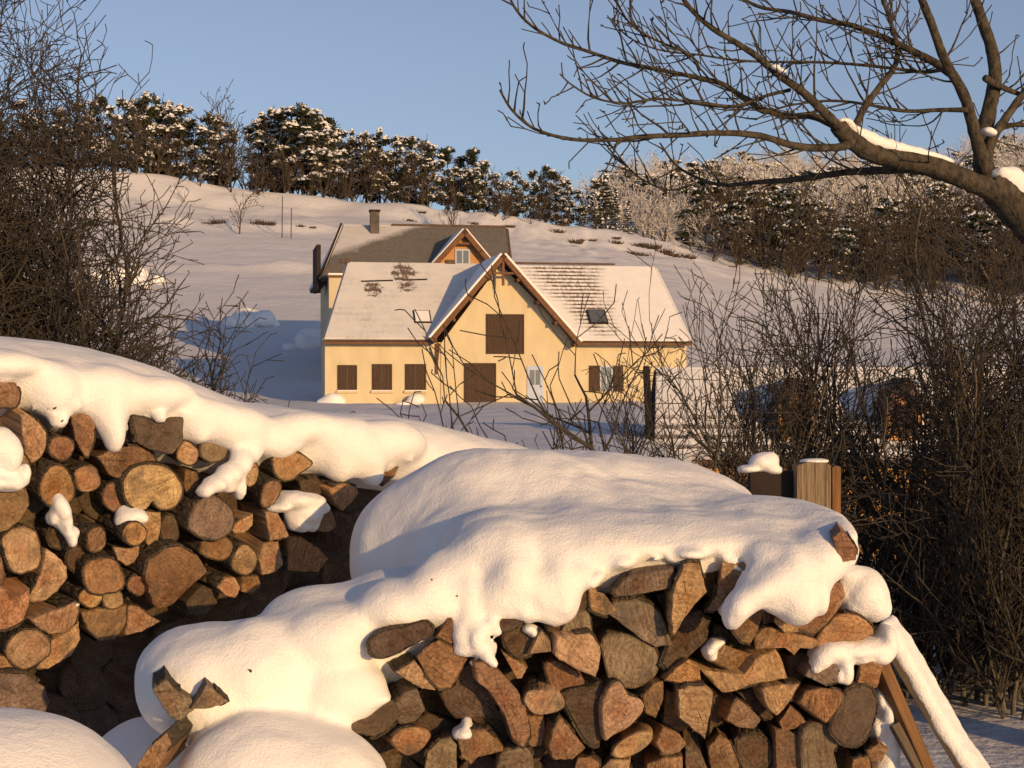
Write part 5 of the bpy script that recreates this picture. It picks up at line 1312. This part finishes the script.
for kd, xp, yt, Y in P_:
    pr, lab, cat, grp = INFO[kd]; cnt[kd] = cnt.get(kd, 0) + 1
    o = place(pr, xp, yt, Y, rg, {'pine': rg.uniform(.85, 1.25), 'bare': rg.uniform(.8, 1.3), 'frost': rg.uniform(.9, 1.5)}.get(kd, 1.))
    tag(o, lab % ordinal(cnt[kd]), cat, grp)
for kd, xp, yt, Y, lab in (('bare', 240, 172, 190, 'lone leafless bush on the terrace edge of the left field'), ('bare', 450, 186, 207, 'lone leafless tree standing on the bright bank'), ('bare', 187, 176, 214, 'small leafless bush at the upper end of the left field')):
    o = place(bares, xp, yt, Y, rg, .8); tag(o, lab, 'tree')
for xp, y0, lab in ((282, 196, 'taller thin stake on the left field'), (291, 208, 'shorter thin stake on the left field')):
    Y = 188.; X = (xp - CX) / F * Y; z0 = tz(X, Y); zt = EYE + (CY - y0) / F * Y
    V, Q = tubes([(Vector((0, 0, -.2)), Vector((.05, 0, max(1., zt - z0))), .06, .05)], 6); o = link('field_stake', mesh('field_stake', V, Q), TWIG); o.location = (X, Y, z0); tag(o, lab, 'stake')
# grass tufts and stones breaking through the snow of the bank
TU = []
def tuft_mesh(seed):
    rg2 = random.Random(seed); V, Fc = [], []
    for _ in range(70):
        a = rg2.uniform(0, 6.283); r = rg2.uniform(0, .8); p = Vector((math.cos(a) * r * 1.4, math.sin(a) * r, -.1)); d = Vector((rg2.gauss(0, .5), rg2.gauss(0, .5), 1)).normalized() * rg2.uniform(.3, 1.)
        o = Vector((.09, .02, 0)); k = len(V); V += [tuple(p - o), tuple(p + o), tuple(p + d)]; Fc.append([k, k + 1, k + 2])
    return mesh('grass_tuft', V, Fc)
tm = [tuft_mesh(3), tuft_mesh(4)]
spots = sorted([(xp + rg.uniform(-4, 4), rg.uniform(212, 218)) for xp in (408, 420, 470, 512, 556, 574, 582, 590, 612, 618, 630, 636, 641, 648, 655, 661, 668, 676, 684, 640, 664)] + [(xp, 195.) for xp in (160, 205, 216, 258, 268, 300, 312)])
for i, (xp, Y) in enumerate(spots):
    X = (xp - CX) / F * Y; o = link('grass_tuft', tm[i % 2]); 
    if not tm[i % 2].materials: tm[i % 2].materials.append(GRASSD)
    o.location = (X, Y, tz(X, Y)); s = rg.uniform(.35, 1.05); o.scale = (s * 1.2, s, s); o.rotation_euler = (0, 0, rg.uniform(-.4, .4))
    tag(o, 'dark grass tuft poking through the snowy bank, %s from the left' % ordinal(i + 1), 'grass tuft', 'grass tufts on the bank')
# snow heaps beside the house and on the meadow
def heap(label, parts, Y, h=.06):
    tag(snow_mesh('snow_heap', [E(x, y, Y, rx, ry, rx * Y / F * .8) for x, y, rx, ry in parts], h, .15, .05, 1.6, mat=SNOWFAR), label, 'snow heap', 'snow heaps on the meadow')
def ground_hit(x, y):
    Y = 30.
    while Y < 210:
        p = px(x, y, Y)
        if tz(p.x, Y) >= p.z: return Y
        Y += 1.5
    return Y
def lumps(label, x, y, w, hgt, n_, seed):
    rg2 = random.Random(seed); Y0 = ground_hit(x, y); k = Y0 / F; pr = []
    for _ in range(n_):
        X = (x - CX) * k + rg2.gauss(0, .33) * w * k; Y = Y0 + rg2.gauss(0, .5) * w * k; r = rg2.uniform(.22, .5) * hgt * k
        pr.append((Vector((X, Y, tz(X, Y) + r * rg2.uniform(.1, .9))), (r * rg2.uniform(1., 1.7), r * 1.3, r), rg2.uniform(0, 3)))
    tag(snow_mesh('snow_heap', pr, max(.05, .9 * k), .1 * hgt * k, .06 * hgt * k, 30. / (hgt * k) / 10, mat=SNOWFAR), label, 'snow heap', 'snow heaps on the meadow')
lumps('low snow heap in the blue shadow left of the house', 303, 345, 30, 22, 9, 1)
lumps('bright lumpy snow heap left of the shadow', 254, 326, 26, 20, 14, 2)
lumps('high bright snow heap behind the left shrubs', 132, 282, 40, 20, 16, 3)
heap('snow heap against the left corner of the yellow house', [(334, 402, 12, 9), (326, 404, 10, 6)], 78.6)
heap('small snow heap under the third shuttered window', [(416, 400, 9, 6), (402, 404, 8, 3)], 78.8)

# ------------------------------------------------------------------ far wood on the right hill: one mass
rg = random.Random(77)
tb = []
for sd_ in range(5):
    s_ = bare_segs(200 + sd_); tb.append(tubes(s_[0] + s_[1] + s_[2] + [q for q in s_[3] if rg.random() < .35], 3))
Vs, Qs, Ms, base = [], [], [], 0
def tri4(Fc): return np.array([[a, b, c, c] for a, b, c in Fc])
pn = []
for sd_ in range(3):
    r2 = random.Random(300 + sd_); bx = []
    for i in range(26):
        t = r2.uniform(.1, .97); w_ = 2.3 * (1 - (abs(t - .45) / .62) ** 2) * r2.uniform(.3, 1.); a = r2.uniform(0, 6.283)
        bx.append(((math.cos(a) * w_, math.sin(a) * w_, t * 9.), (.9, .9, .45)))
    V1, F1 = leafy(22, bx, .5, r2); V2, F2 = snow_pads(bx, r2, 8, .36)
    V = np.array(V1 + V2); Fq = np.array(F1 + [[a + len(V1), b + len(V1), c + len(V1)] for a, b, c in F2])
    pn.append((V, Fq, np.concatenate([np.full(len(F1), 2), np.full(len(F2), 3)])))
TVs, TFs, TMs, tbase = [], [], [], 0
def put(V, Y, xp, s):
    X = (xp - CX) / F * Y; a = rg.uniform(0, 6.283); c_, s2 = math.cos(a) * s * 1.2, math.sin(a) * s * 1.2
    return np.stack([V[:, 0] * c_ - V[:, 1] * s2 + X, V[:, 0] * s2 + V[:, 1] * c_ + Y, V[:, 2] * s + tz(X, Y) - .3], 1)
for k in range(1050):
    Y = 229 + 215 * rg.random() ** 1.1; xp = rg.uniform(596, 1330)
    if Y < 300 and xp < 690: continue
    up = np.clip((Y - 258) / 60 + rg.uniform(-.45, .45), 0, 1) > .5
    if rg.random() < (.3 if up else .3):
        V, Fq, M_ = rg.choice(pn)
        if not up: keep = (M_ == 2) | (np.arange(len(M_)) % 5 == 0); Fq, M_ = Fq[keep], M_[keep]
        pass; TVs.append(put(V, Y, xp, rg.uniform(.7, 1.2))); TFs.append(Fq + tbase); TMs.append(M_); tbase += len(V); continue
    V, Q = tb[k % 5]
    Vs.append(put(V, Y, xp, rg.uniform(.9, 1.4))); Qs.append(Q + base); Ms.append(np.full(len(Q), int(up), np.int32)); base += len(V)
Vs = np.concatenate(Vs); Qs = np.concatenate(Qs)
TF = np.concatenate(TFs) + base
tris = np.concatenate([Qs[:, [0, 1, 2]], Qs[:, [0, 2, 3]], TF]); mi = np.concatenate(Ms + Ms + TMs).astype(np.int32)
o = link('woodland', mesh('woodland', np.concatenate([Vs] + TVs), tris, False, mi), [TWIGFAR, TWIGFROST, NEEDLE, SNOWFAR]); tag(o, 'far wood of brown and frosted trees covering the right hill', 'wood', kind='stuff')
